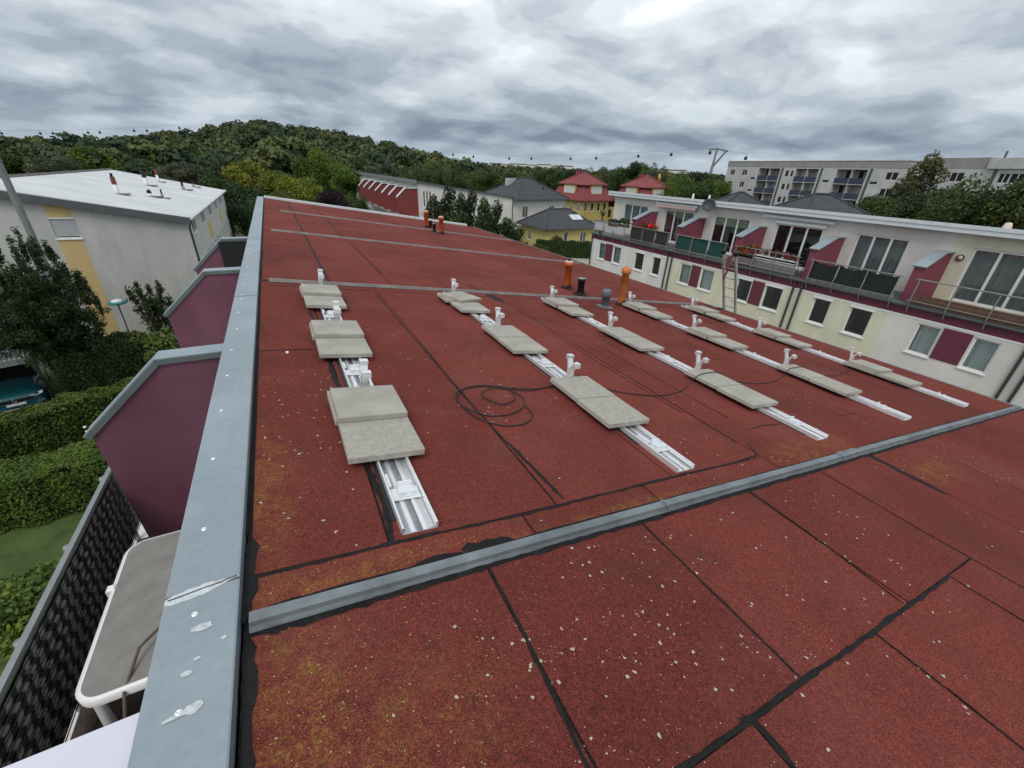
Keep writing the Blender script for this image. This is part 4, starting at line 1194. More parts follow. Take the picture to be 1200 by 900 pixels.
mb.path([(XWa - .5, 17.48, .34), (XWa - .33, 17.55, .33)], .03, 6); mb.path([(XWa - .6, 17.42, .05), (XWa - .95, 17.1, .28)], .012, 5)
tag(mb.build('satellite_dish', 'dark_metal'), 'dark satellite dish on the white roof edge across the courtyard', 'dish')
for x, y, r in ((24.0, 6.2, .13), (24.2, 5.5, .16), (23.0, 18.8, .06), (23.0, 20.0, .06)):
    b = Vector((x, y, .56 - (x - XWa + .3) * .137))
    mb = MB(); mb.lathe(b, [(r, -.02), (r, .3), (r * .7, .42), (0, .44)], 10); mb.build('roof_vent', 'cream_plastic' if r > .1 else 'white_frame', rh)

# ------------------------------------------------------------------ leaves
def leaf_mesh(name, centers, radii, n, size, seed, flat=0.0, trunk=None, tilt_up=0.3, aspect=1.6, shell=0.55):
    """n leaf faces spread through clumps; every clump and face gets its own tint"""
    g = np.random.default_rng(seed)
    C_ = np.array(centers, float); Rr = np.array(radii, float)
    if Rr.ndim == 1: Rr = np.repeat(Rr[:, None], 3, 1)
    w = (Rr.prod(1)) ** (2 / 3); w /= w.sum()
    ci = g.choice(len(C_), n, p=w)
    d = g.normal(size=(n, 3)); d /= np.linalg.norm(d, axis=1)[:, None]
    rad = shell + (1 - shell) * g.random(n) ** .6
    rad *= g.uniform(.85, 1.12, n)
    P = C_[ci] + d * rad[:, None] * Rr[ci]
    nn = d * .6 + g.normal(size=(n, 3)) * .55 + np.array([0, 0, tilt_up]); nn /= np.linalg.norm(nn, axis=1)[:, None]
    a = np.cross(nn, g.normal(size=(n, 3))); a /= np.linalg.norm(a, axis=1)[:, None]
    b = np.cross(nn, a)
    s = size * g.uniform(.6, 1.35, n)[:, None]
    V = np.stack([P - a * s * aspect * .5, P - b * s * .42 + nn * s * .10, P + a * s * aspect * .5, P + b * s * .42 + nn * s * .10], 1).reshape(-1, 3)
    ct = g.normal(.5, .17, len(C_))
    tint = np.clip(ct[ci] + g.normal(0, .13, n), 0, 1)
    me = bpy.data.meshes.new(name)
    me.vertices.add(4 * n); me.vertices.foreach_set('co', V.ravel())
    me.loops.add(4 * n); me.loops.foreach_set('vertex_index', np.arange(4 * n, dtype=np.int32))
    me.polygons.add(n); me.polygons.foreach_set('loop_start', np.arange(0, 4 * n, 4, dtype=np.int32))
    at = me.attributes.new('tint', 'FLOAT', 'FACE'); at.data.foreach_set('value', tint.astype(np.float32))
    me.materials.append(MATS['foliage'])
    me.update(calc_edges=True)
    return me


def clumps(kind, seed):
    g = random.Random(seed); c, r = [], []
    if kind == 'broad':
        for i in range(26):
            t = g.random(); z = .36 + .56 * t
            R_ = .34 * math.sin(math.pi * min(1, (z - .18) / .86)) ** .6
            a = g.uniform(0, 6.28); q = R_ * g.uniform(.35, 1.0)
            c.append((q * math.cos(a), q * math.sin(a), z)); r.append(g.uniform(.10, .17))
    elif kind == 'column':
        for i in range(22):
            z = .14 + .80 * i / 21; q = .10 * math.sin(math.pi * min(1, (z + .1) / 1.05)) ** .5
            a = g.uniform(0, 6.28); c.append((q * math.cos(a), q * math.sin(a), z)); r.append((g.uniform(.06, .11),) * 2 + (g.uniform(.07, .13),))
    elif kind == 'bush':
        for i in range(18):
            a = g.uniform(0, 6.28); q = g.uniform(0, .38); z = .2 + .55 * g.random() * (1 - q)
            c.append((q * math.cos(a), q * math.sin(a), z)); r.append(g.uniform(.16, .26))
    elif kind == 'willow':
        for i in range(30):
            a = g.uniform(0, 6.28); q = g.uniform(.05, .40); z = .25 + .65 * (1 - q * .9) * g.uniform(.5, 1)
            c.append((q * math.cos(a), q * math.sin(a), z)); r.append((.10, .10, g.uniform(.12, .22)))
    elif kind == 'cone':
        for i in range(24):
            z = .08 + .86 * i / 23; q = .24 * (1 - z) * g.uniform(.4, 1)
            a = g.uniform(0, 6.28); c.append((q * math.cos(a), q * math.sin(a), z)); r.append((.05 + .17 * (1 - z),) * 2 + (.08,))
    elif kind == 'slender':
        for i in range(24):
            t = i / 23; z = .25 + .70 * t; q = .20 * math.sin(math.pi * (t * .85 + .1)) * g.uniform(.2, 1.1); a = g.uniform(0, 6.28)
            c.append((q * math.cos(a), q * math.sin(a), z)); r.append(g.uniform(.05, .10))
    return [tuple(map(lambda v: v if not isinstance(v, tuple) else v, x)) for x in c], [x if isinstance(x, tuple) else (x, x, x) for x in r]


CROWN = {}
for kind, nv, nl, ls in (('broad', 4, 14000, .020), ('column', 2, 4200, .021), ('bush', 2, 4500, .046), ('willow', 2, 13000, .018), ('slender', 1, 5000, .018)):
    CROWN[kind] = []
    for v in range(nv):
        c, r = clumps(kind, 31 * v + len(kind))
        CROWN[kind].append(leaf_mesh('crown_' + kind, c, r, nl, ls, 77 + v + len(kind)))


def trunk_mesh():
    mb = MB(); g = random.Random(5)
    mb.path([(0, 0, -.02), (.005, .004, .2), (-.004, .0, .45), (.004, -.006, .75)], [.028, .022, .016, .006], 8)
    for i in range(7):
        z = .25 + .07 * i; a = i * 2.4
        mb.path([(0, 0, z), (.10 * math.cos(a), .10 * math.sin(a), z + .09), (.20 * math.cos(a), .20 * math.sin(a), z + .2)], [.010, .007, .003], 5)
    me = bpy.data.meshes.new('trunk'); me.from_pydata(mb.v, [], mb.f); me.polygons.foreach_set('use_smooth', mb.s); me.materials.append(MATS['wood_trunk'])
    return me


TRUNK = trunk_mesh()
tcount = 0


def tree(name, label, kind, loc, height, width, col, group=None, cat='tree', trunk=True):
    global tcount
    tcount += 1
    t = thing(name, label, cat, loc, group)
    me = CROWN[kind][tcount % len(CROWN[kind])]
    sx = {'broad': .47, 'column': .19, 'bush': .55, 'willow': .48, 'cone': .26, 'slender': .26}[kind]
    k = width / 2 / sx
    c = share('crown' if trunk else 'foliage', me, t, loc, (0, 0, rng.uniform(0, 6.28)), (k * rng.uniform(.93, 1.07), k * rng.uniform(.93, 1.07), height))
    c.color = (*[v * rng.uniform(.9, 1.1) for v in col], 1)
    if trunk:
        share('trunk', TRUNK, t, loc, (0, 0, rng.uniform(0, 6)), (height * .9, height * .9, height))
    else:
        share('stem', TRUNK, t, loc, (0, 0, rng.uniform(0, 6)), (height * .6, height * .6, height * .8))
    return t


DG, MG, YG, GG, PU = (.036, .062, .024), (.058, .096, .030), (.150, .195, .026), (.088, .110, .062), (.028, .015, .022)
BG = (.090, .140, .028)


def top_h(dist, el):
    return EYE.z + dist * math.tan(R(el)) - GZ


def rtree(az, dist, el, width, label, kind='broad', col=MG, group=None, name='tree', trunk=True, cat='tree'):
    p = AZ(az, dist); p.z = GZ + hill_h(p.x, p.y)
    return tree(name, label, kind, p, EYE.z + dist * math.tan(R(el)) - p.z, width, col, group, cat, trunk)


# around the left row house and beyond our roof's far end
rtree(-4.6, 58, -1.3, 8.5, 'dark green tree behind the far corner of the white-roofed house', col=DG)
rtree(-2.0, 50, -4.0, 6.0, 'lower dark tree touching the far corner of the white-roofed house', col=DG)
rtree(-1.3, 72, -.4, 9.0, 'yellow-green tree whose lower half hides behind the zinc parapet end', col=YG)
rtree(2.6, 66, -1.6, 8.0, 'yellow-green tree rising above the roof corner beyond the parapet', col=YG)
rtree(.4, 62, -3.2, 6.0, 'mid green tree filling the gap below the two yellow-green crowns', col=BG)
rtree(4.8, 96, 1.0, 10.0, 'tall bright green tree towering behind the purple-leaved tree', col=BG)
rtree(7.9, 88, -.2, 8.5, 'round bright green tree beside the red-divided row house', col=BG)
rtree(5.9, 54, -3.0, 5.6, 'dark purple-leaved tree standing over the far roof edge', col=PU, name='purple_tree')
rtree(3.4, 52, -4.2, 4.6, 'yellow-green bush-like tree at the foot of the purple-leaved one', col=YG)
rtree(8.6, 60, -3.6, 4.2, 'green tree between the purple-leaved tree and the red dividers', col=MG)
FHL = ['pale tree at the picture edge behind the lamp post top', 'dark green tree just behind the high edge of the white roof near the lamp post', 'bright tree below the pair of gondolas above the white roof', 'pale spreading tree behind the ridge of the white roof', 'dull green tree behind the red-sleeved flue', 'dark tree behind the black-topped flue', 'pale tree behind the slim red flue', 'dark tree behind the outer eave of the white roof', 'grey-green tree above the purple-leaved tree', 'bright tree just behind the red dividers', 'dark tree behind the upper end of the red-divided row']
for i, (az, d, el, w) in enumerate(((-18.5, 150, .1, 16), (-16.6, 120, -.5, 12), (-14.2, 140, .4, 15), (-12.0, 165, .7, 16), (-10.0, 130, -.6, 13), (-7.6, 120, -.7, 12), (-5.6, 150, .6, 15), (-3.4, 120, -.3, 11), (10.2, 150, .3, 14), (12.2, 135, .1, 13), (14.2, 150, .2, 13))):
    rtree(az, d, el, w, FHL[i], kind='broad' if i % 3 else 'willow', col=(MG, GG, BG, DG)[i % 4], group='trees at the foot of the hill')
PWL = ['pale willow-like tree below the slim white mast', 'tallest pale willow-like tree behind the red-divided row', 'pale willow-like tree next past the tallest of its group', 'low pale willow-like tree just before the white villa roof']
for i, (az, d, el, w) in enumerate(((16.3, 120, .5, 11), (18.3, 112, .7, 11), (20.3, 118, .2, 11), (22.4, 125, -.3, 11))):
    rtree(az, d, el, w, PWL[i], kind='willow', col=(.085, .115, .045), group='pale willows behind the row house')
BVL = ['mid green tree over the dormer of the white villa', 'dark tree over the ridge of the white villa', 'willow-like tree over the outer slope of the white villa', 'grey-green tree in the gap between white and yellow villas', 'mid green tree behind the near dormer of the yellow villa', 'dark tree behind the peak of the yellow villa', 'willow-like tree past the peak of the yellow villa', 'grey-green tree over the annex of the yellow villa', 'mid green tree in the gap before the second red roof', 'dark tree at the eave of the second red roof', 'tall dark willow-like crown behind the second red roof', 'grey-green tree beside the yellow disc', 'mid green tree between the yellow disc and the mast', 'dark tree right at the foot of the forked mast']
for i, az in enumerate((24.5, 26.6, 28.8, 30.8, 32.6, 34.6, 36.6, 38.6, 40.2, 41.8, 43.4, 45.8, 47.6, 49.6)):
    rtree(az, 118 + (i * 37 % 40), (-.3, -.6, -.4, .0, .3, .2, .5, .6, .5, 1.2, 1.25, .7, .3, .4)[i], 11, BVL[i], kind='willow' if i % 4 == 2 else 'broad', col=(MG, DG, BG, GG)[i % 4], group='trees behind the villas')
rtree(44.6, 104, .9, 8, 'greyish willow between the red roofs and the cable-car mast', kind='willow', col=(.10, .12, .075))
BML = ['bright tree just before the forked mast', 'mid green tree over the satellite dish', 'bright tree touching the end of the apartment block']
for i, (az, d, el, w) in enumerate(((46.8, 92, -.2, 10), (49.0, 86, -.2, 10), (51.0, 92, -.4, 9))):
    rtree(az, d, el, w, BML[i], col=BG if i != 1 else MG, group='trees before the mast')
rtree(66.0, 66, -1.0, 5.0, 'small dark tree before the apartment wall', col=DG)
rtree(68.9, 74, 2.5, 6.2, 'tall thin loose birch before the apartment block', kind='slender', col=(.070, .088, .036), name='birch_tree')
rtree(67.9, 72, .6, 4.6, 'lower birch stem standing with the tall loose birch', kind='slender', col=(.075, .08, .035), name='birch_tree')
TML = ['low bright tree right below the birch', 'dark tree between the birch and the second block', 'light green tree under the windows of the second block', 'bright tree rising over the second block wall', 'tall dark tree at the picture edge', 'light green tree cut by the picture edge', 'bright tree at the back of the tree mass', 'dark low tree at the apartment end of the mass']
for i, (az, d, el, w) in enumerate(((67.4, 60, -1.2, 7), (69.6, 56, -.8, 7.5), (71.8, 52, -.2, 8), (73.6, 50, .45, 8), (75.2, 52, .9, 9), (77.2, 50, 1.0, 9), (71.0, 62, -.1, 8), (65.6, 75, -1.4, 6))):
    rtree(az, d, el, w, TML[i], col=((.058, .085, .026), DG, (.07, .10, .028))[i % 3], group='tree mass behind the courtyard house')
UPL = ['first upright dark tree from the orange vent pipes', 'tallest upright dark tree, before the triple slit window wall', 'upright dark tree just past the tallest one of its row', 'second tallest upright dark tree of the row', 'upright dark tree before the middle of the white end wall', 'upright dark tree before the downpipe corner of the white end wall', 'short upright tree before the white villa wall', 'shortest upright tree touching the bungalow roof', 'lower upright tree in front of the tallest one', 'lower upright tree in front of the middle of the row']
for i, (az, d, el, w) in enumerate(((17.9, 40, -3.3, 1.9), (19.6, 41, -2.3, 2.0), (21.0, 40, -3.0, 1.9), (22.4, 41, -2.7, 2.0), (24.0, 40, -3.4, 2.0), (25.6, 41, -4.0, 2.0), (27.0, 40, -5.6, 2.2), (28.4, 42, -6.8, 2.2), (20.4, 37, -5.6, 2.2), (23.4, 36.5, -6.0, 2.4))):
    rtree(az, d, el, w + .5, UPL[i], kind='column', col=(.036, .058, .022), group='row of upright trees beyond our roof')
SHL = ['shrub next to the thin pale post below the red dividers', 'second shrub from the thin pale post', 'shrub below the middle of the red dividers', 'shrub below the red divider next to the white wall', 'shrub just before the orange pipe nearer the parapet', 'small shrub between the shrubs and the upright trees']
for i, (az, d, el, w) in enumerate(((9.6, 45, -5.0, 2.8), (11.0, 44, -5.3, 3.0), (12.6, 42, -5.6, 3.0), (14.2, 42, -5.2, 3.0), (15.8, 41, -5.6, 2.8), (17.2, 40, -6.3, 2.6))):
    rtree(az, d, el, w, SHL[i], kind='bush', col=(MG, (.06, .09, .03))[i % 2], group='shrubs below the red dividers', name='shrub', trunk=False, cat='shrub')
for i, (az, d, el) in enumerate(((29.4, 46, -8.3), (30.2, 48, -8.6), (31.2, 50, -8.0))):
    rtree(az, d, el, 2.4, ('light green shrub touching the shortest upright tree', 'light green shrub halfway between upright trees and clipped hedge', 'light green shrub touching the clipped bungalow hedge')[i], kind='bush', col=(.07, .09, .028), group='shrubs by the bungalow hedge', name='shrub', trunk=False, cat='shrub')
rtree(33.4, 53.6, -7.0, 2.6, 'reddish brown shrub against the yellow bungalow wall', kind='bush', col=(.075, .05, .028), name='shrub', trunk=False, cat='shrub')

# hill forest: reads as one mass
def forest():
    g = np.random.default_rng(4)
    C_, Rr, cnt = [], [], 0
    trees = []
    while cnt < 1700:
        az = g.uniform(-25, 64); r_ = 128 + 290 * g.random() ** .75
        if az > 24 and (r_ < 170): continue
        if 51 < az < 70 and r_ < 260: continue
        if az > 24 and g.random() < .45: continue
        x, y = r_ * math.sin(R(az)), r_ * math.cos(R(az))
        h = 6.5 + 8.5 * g.random() ** 1.6 if az < 24 else g.uniform(8, 12.5)
        trees.append((x, y, GZ + hill_h(x, y), h, h * g.uniform(.32, .52))); cnt += 1
    T = np.array(trees)
    n = 400
    N = len(T) * n
    ti = np.repeat(np.arange(len(T)), n)
    nb = 9
    bl = g.normal(size=(len(T), nb, 3)); bl /= np.linalg.norm(bl, axis=2)[:, :, None]; bl[:, :, 2] = bl[:, :, 2] * .75
    bi = g.integers(0, nb, N)
    d = g.normal(size=(N, 3)); d /= np.linalg.norm(d, axis=1)[:, None]
    d[:, 2] = np.abs(d[:, 2]) * .9 - .15
    ctr = T[ti, :3].copy(); ctr[:, 2] += T[ti, 3] * .58
    rx = T[ti, 4]; rz = T[ti, 3] * .42
    off = bl[ti, bi] * .55 + d * g.uniform(.38, .52, N)[:, None]
    P = ctr + off * np.stack([rx, rx, rz], 1)
    nn = d + g.normal(size=(N, 3)) * .4; nn[:, 2] += .35; nn /= np.linalg.norm(nn, axis=1)[:, None]
    a = np.cross(nn, g.normal(size=(N, 3))); a /= np.linalg.norm(a, axis=1)[:, None]; b = np.cross(nn, a)
    s = (T[ti, 4] * g.uniform(.07, .17, N))[:, None]
    V = np.stack([P - a * s, P - b * s * .75 + nn * s * .2, P + a * s, P + b * s * .75 + nn * s * .2], 1).reshape(-1, 3)
    tt = g.normal(.52, .22, len(T)); tint = np.clip(tt[ti] + g.normal(0, .15, (len(T), nb))[ti, bi] + g.normal(0, .12, N), 0, 1)
    me = bpy.data.meshes.new('forest')
    me.vertices.add(4 * N); me.vertices.foreach_set('co', V.ravel())
    me.loops.add(4 * N); me.loops.foreach_set('vertex_index', np.arange(4 * N, dtype=np.int32))
    me.polygons.add(N); me.polygons.foreach_set('loop_start', np.arange(0, 4 * N, 4, dtype=np.int32))
    at = me.attributes.new('tint', 'FLOAT', 'FACE'); at.data.foreach_set('value', tint.astype(np.float32))
    me.materials.append(MATS['foliage']); me.update(calc_edges=True)
    o = bpy.data.objects.new('forest', me); COL.objects.link(o); o.color = (.062, .090, .040, 1); o['kind'] = 'stuff'


forest()

# ------------------------------------------------------------------ garden on the left
def hedge(label, a, b, width, z0, z1, col, n, size, seed, name='hedge', group=None):
    a, b = Vector((a[0], a[1], 0)), Vector((b[0], b[1], 0)); U = (b - a).normalized(); L = (b - a).length; N = Vector((-U.y, U.x, 0))
    t = thing(name, label, 'hedge', ((a.x + b.x) / 2, (a.y + b.y) / 2, z0), group)
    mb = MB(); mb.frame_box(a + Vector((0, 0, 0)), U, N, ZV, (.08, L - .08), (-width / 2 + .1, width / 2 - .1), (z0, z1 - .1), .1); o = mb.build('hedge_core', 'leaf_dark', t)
    g = np.random.default_rng(seed)
    C_, Rr = [], []
    k = max(6, int(L * 2.6))
    for i in range(k * 3):
        u = L * g.random(); v = (g.random() - .5) * width * .7; q = z0 + (z1 - z0) * g.uniform(.12, .92)
        C_.append(tuple(a + U * u + N * v + ZV * q)); Rr.append((.30, .30, .24))
    me = leaf_mesh('foliage', [np.array(c) - np.array(ORIG[t.name]) for c in C_], Rr, n // 3, size, seed)
    # trimmed skin of leaves on the faces
    m2 = []
    me2 = bpy.data.meshes.new('foliage')
    nn = n
    f = g.random(nn); P = np.zeros((nn, 3)); Nn = np.zeros((nn, 3))
    Ua, Na = np.array(U), np.array(N); A = np.array(a)
    u = g.random(nn) * L; v = (g.random(nn) - .5) * width; q = z0 + (z1 - z0) * g.random(nn)
    top = f < .4; side = (f >= .4) & (f < .86); end = f >= .86
    q[top] = z1; Nn[top] = (0, 0, 1)
    sg = np.where(g.random(nn) < .5, -1, 1)
    v[side] = sg[side] * width / 2; Nn[side] = sg[side, None] * Na
    u[end] = np.where(sg[end] > 0, L, 0); Nn[end] = sg[end, None] * Ua
    P = A + u[:, None] * Ua + v[:, None] * Na; P[:, 2] = q
    bump = .06 * np.sin(u * 3.1 + q * 2) + .05 * np.sin(u * 7.3 + v * 5)
    P += Nn * (bump + g.normal(0, .035, nn))[:, None]
    nv = Nn + g.normal(size=(nn, 3)) * .5; nv /= np.linalg.norm(nv, axis=1)[:, None]
    aa = np.cross(nv, g.normal(size=(nn, 3))); aa /= np.linalg.norm(aa, axis=1)[:, None]; bb = np.cross(nv, aa)
    s = size * g.uniform(.6, 1.3, nn)[:, None]
    P -= np.array(ORIG[t.name])
    V = np.stack([P - aa * s * .8, P - bb * s * .42, P + aa * s * .8, P + bb * s * .42], 1).reshape(-1, 3)
    me2.vertices.add(4 * nn); me2.vertices.foreach_set('co', V.ravel()); me2.loops.add(4 * nn); me2.loops.foreach_set('vertex_index', np.arange(4 * nn, dtype=np.int32))
    me2.polygons.add(nn); me2.polygons.foreach_set('loop_start', np.arange(0, 4 * nn, 4, dtype=np.int32))
    at = me2.attributes.new('tint', 'FLOAT', 'FACE'); tv = .5 + .16 * np.sin(u * 2.3 + q * 3.1) * np.sin(u * 5.1 + 1) + g.normal(0, .15, nn)
    at.data.foreach_set('value', np.clip(tv, 0, 1).astype(np.float32)); me2.materials.append(MATS['foliage']); me2.update(calc_edges=True)
    for k_, mm in enumerate((me2, me)):
        o = bpy.data.objects.new('foliage', mm); COL.objects.link(o); o.parent = t; o.color = (*col, 1)
    return t


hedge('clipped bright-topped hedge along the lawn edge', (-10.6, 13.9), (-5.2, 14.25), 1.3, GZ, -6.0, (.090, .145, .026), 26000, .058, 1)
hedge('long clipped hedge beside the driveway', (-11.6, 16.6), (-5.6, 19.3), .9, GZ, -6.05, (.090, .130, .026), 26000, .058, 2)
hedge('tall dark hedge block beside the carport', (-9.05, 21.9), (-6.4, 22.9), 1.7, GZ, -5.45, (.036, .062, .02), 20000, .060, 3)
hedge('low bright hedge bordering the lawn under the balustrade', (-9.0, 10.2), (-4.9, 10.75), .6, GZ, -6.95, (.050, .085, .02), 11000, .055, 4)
hedge('long clipped garden hedge before the yellow bungalow', (27.0, 45.0), (32.6, 42.0), 1.3, GZ, -5.75, (.045, .075, .02), 14000, .085, 5)
tree('shrub', 'round light green shrub close under the woven balustrade', 'bush', (-6.05, 9.7, GZ), 1.7, 1.9, (.10, .15, .03), None, 'shrub', False)
tree('shrub', 'big loose flowering bush against the maroon divider', 'bush', (-6.0, 22.6, GZ), 2.7, 3.0, (.085, .115, .035), None, 'shrub', False)
tree('shrub', 'dark spreading bush under the white end wall', 'bush', (-7.6, 24.6, GZ), 2.2, 2.8, (.055, .085, .025), None, 'shrub', False)
tree('shrub', 'grassy bright plant clump on the clipped hedge end', 'bush', (-6.0, 15.4, GZ), 1.9, 1.5, (.13, .19, .03), None, 'shrub', False)
tree('shrub', 'white-flowered rose bush behind the bright-topped hedge', 'bush', (-5.6, 16.4, GZ), 1.7, 1.8, (.045, .07, .022), None, 'shrub', False)
mb = MB()
for k in range(26):
    c = Vector((-5.75 + rng.gauss(0, .45), 16.0 + rng.gauss(0, .5), GZ + 1.35 + rng.uniform(0, .35)))
    mb.lathe(c, [(0, .02), (.05, .03), (.035, -.02), (0, -.03)], 6)
fl = mb.build('rose_flowers', 'white_plastic', None); tag(fl, kind='stuff')


def big_tree(name, label, base, top, seed, spread, nl, col, leaf, n_limbs=16, zlow=.28, body=(0, 1, 1, 1)):
    """tree with real limbs carrying upright leafy shoots"""
    g = random.Random(seed)
    base = Vector(base); H = top - base.z
    t = thing(name, label, 'tree', base)
    mb = MB(); mb.path([base + Vector((0, 0, -.05)), base + Vector((.03, .02, H * .3)), base + Vector((-.02, .04, H * .6)), base + Vector((0, 0, H * .82))], [.11, .085, .055, .02], 9); mb.build('trunk', 'wood_trunk', t)
    C_, Rr = [], []
    mb = MB()
    for i in range(n_limbs):
        z = H * (zlow - .08 + .50 * i / n_limbs); a = i * 2.39996 + g.uniform(-.3, .3)
        f_ = 1 - .55 * i / n_limbs
        tip = Vector((spread * f_ * math.cos(a), spread * f_ * math.sin(a), min(H * .97, z + H * g.uniform(.22, .42))))
        mid = Vector((tip.x * .62, tip.y * .62, z + (tip.z - z) * .35))
        pts = [base + Vector((0, 0, z)), base + mid, base + tip]
        mb.path(pts, [.035, .022, .006], 5)
        for k in range(9):
            q = .25 + .75 * k / 8
            p = Vector((0, 0, z)).lerp(mid, min(1, q * 1.6)) if q < .62 else mid.lerp(tip, (q - .62) / .38)
            C_.append(tuple(p + Vector((g.uniform(-.18, .18), g.uniform(-.18, .18), g.uniform(-.15, .15))))); w = .30 * (1.25 - q * .75)
            Rr.append((w, w, w * .95))
        for k in range(3):   # upright side shoots
            q = g.uniform(.45, 1); p = mid.lerp(tip, q)
            L = g.uniform(.35, .8) * (H / 6)
            mb.path([base + p, base + p + Vector((g.uniform(-.1, .1), g.uniform(-.1, .1), L))], [.010, .003], 4)
            for j in range(4):
                C_.append(tuple(p + Vector((0, 0, L * (j + 1) / 4)))); Rr.append((.12, .12, .16))
    mb.build('limb', 'wood_trunk', t)
    for k in range(body[0]):
        d = Vector((g.gauss(0, 1), g.gauss(0, 1), g.gauss(0, 1))).normalized() * g.random() ** .4
        C_.append((d.x * body[1], d.y * body[1], body[2] + d.z * body[3])); Rr.append((.42, .42, .36))
    me = leaf_mesh('crown', C_, Rr, nl, leaf, seed, shell=.2)
    o = share('crown', me, t, base); o.color = (*col, 1)
    return t


big_tree('tree', 'dark bushy tree with upright shoots beside the carport roof', (-8.85, 22.3, GZ), -1.55, 3, 1.95, 70000, (.036, .060, .023), .060, 26, .34, (80, 1.75, 3.1, 1.7))
big_tree('tree', 'small open-branched tree before the white end wall', (-6.05, 25.2, GZ), -3.9, 8, .95, 4200, (.046, .066, .028), .08, 10, .42)

# carport and car
def oriented(o, loc, deg):
    o.location = loc; o.rotation_euler = (0, 0, R(deg)); return o
cpt = thing('carport', 'grey corrugated carport roof on posts over the parked car', 'carport', (0, 0, 0))
mb = MB(); n = 60; vs = []
for i in range(n + 1):
    x = -3.0 + 3.7 * i / n; h = .03 * (1 if (i // 1) % 2 else -1)
    vs += [(x, .55, h), (x, 4.9, h + .25)]
mb.add(vs, [(2 * i, 2 * i + 2, 2 * i + 3, 2 * i + 1) for i in range(n)]); mb.build('roof_sheet', 'membrane', cpt)
mb = MB(); mb.box((-3.0, .7), (.50, .545), (-.16, .05)); mb.build('fascia', 'grey_metal', cpt)
for x in (-2.9, .60):
    for y in (2.2, 4.6):
        mb = MB(); mb.box((x - .05, x + .05), (y - .05, y + .05), (-2.25, -.03)); mb.build('post', 'grey_timber', cpt)
mb = MB(); mb.box((-3.0, .68), (4.75, 4.80), (-2.25, .1)); mb.build('back_wall', 'grey_timber', cpt)
oriented(cpt, (-9.62, 20.30, -5.25), 20)

car = thing('parked_car', 'teal car parked nose-out under the corrugated carport', 'car', (0, 0, 0))
sec = [(-2.0, .58, .30, .62), (-1.93, .72, .24, .74), (-1.6, .83, .20, .84), (-1.0, .87, .20, .93), (-.55, .87, .20, .98), (.0, .87, .20, 1.0), (1.4, .86, .20, 1.02), (1.8, .80, .24, 1.0), (2.0, .66, .34, .9)]
vs = []
for y, w, zl, zh in sec:
    vs += [(-w, y, zl), (-w * 1.02, y, (zl + zh) * .5), (-w * .93, y, zh - .05), (-w * .7, y, zh), (0, y, zh + .03), (w * .7, y, zh), (w * .93, y, zh - .05), (w * 1.02, y, (zl + zh) * .5), (w, y, zl)]
mb = MB(); k = 9
mb.add(vs, [(i * k + j, i * k + j + 1, (i + 1) * k + j + 1, (i + 1) * k + j) for i in range(len(sec) - 1) for j in range(k - 1)], True)
mb.add(vs[:k], [tuple(range(k))]); mb.add(vs[-k:], [tuple(range(k))[::-1]])
mb.build('body', 'car_paint', car)
mb = MB(); vs = []
for y, w, z in ((-.62, .74, .98), (.05, .60, 1.42), (1.1, .60, 1.46), (1.85, .70, 1.0)):
    vs += [(-w, y, z), (w, y, z)]
mb.add(vs, [(0, 1, 3, 2), (2, 3, 5, 4), (4, 5, 7, 6)], False); mb.add([(-.76, -.62, .97), (-.60, .05, 1.42), (-.60, 1.1, 1.46), (-.72, 1.85, 1.0)], [(0, 1, 2, 3)]); mb.add([(.76, -.62, .97), (.60, .05, 1.42), (.60, 1.1, 1.46), (.72, 1.85, 1.0)], [(3, 2, 1, 0)])
mb.build('window', 'black_plastic', car)
mb = MB(); mb.box((-.62, .62), (.1, 1.1), (1.44, 1.49), .03); mb.build('roof', 'car_paint', car)
for s in (-1, 1):
    for y in (-1.25, 1.3):
        mb = MB(); mb.lathe((s * .72, y, .31), [(.0, .16), (.20, .16), (.30, .15), (.31, .10), (.31, 0)], 18, (s, 0, 0)); w = mb.build('wheel', 'rubber', car)
        mb = MB(); mb.lathe((s * .72, y, .31), [(.0, .172), (.19, .165)], 14, (s, 0, 0)); mb.build('rim', 'aluminium', w)
    mb = MB(); mb.prism([(s * .42, -1.99, .60), (s * .78, -1.90, .66), (s * .80, -1.80, .74), (s * .46, -1.96, .68)], (0, -.03, .0)); mb.build('headlight', 'white_frame', car)
    mb = MB(); mb.prism([(s * .55, -2.02, .33), (s * .76, -1.95, .36), (s * .76, -1.95, .46), (s * .58, -2.01, .44)], (0, -.02, 0)); mb.build('fog_light', 'chrome', car)
mb = MB(); mb.box((-.50, .50), (-2.035, -1.99), (.52, .64), .01); mb.build('grille', 'black_plastic', car)
mb = MB(); mb.box((-.55, .55), (-2.05, -2.03), (.645, .665)); mb.box((-.52, .52), (-2.05, -2.03), (.50, .515)); mb.build('chrome_strip', 'chrome', car)
mb = MB(); mb.box((-.66, .66), (-2.04, -2.0), (.235, .27)); mb.build('bumper_strip', 'aluminium', car)
mb = MB(); mb.box((-.26, .26), (-2.06, -2.037), (.40, .49)); mb.build('number_plate', 'white_frame', car)
mb = MB()
for a, b in (((0, .10), (.055, 0)), ((.055, 0), (0, -.10)), ((0, -.10), (-.055, 0)), ((-.055, 0), (0, .10))):
    mb.tube((a[0], -2.062, .60 + a[1]), (b[0], -2.062, .60 + b[1]), .016, n=6)
mb.build('emblem', 'chrome', car)
oriented(car, (-10.85, 23.0, GZ + .012), 18)

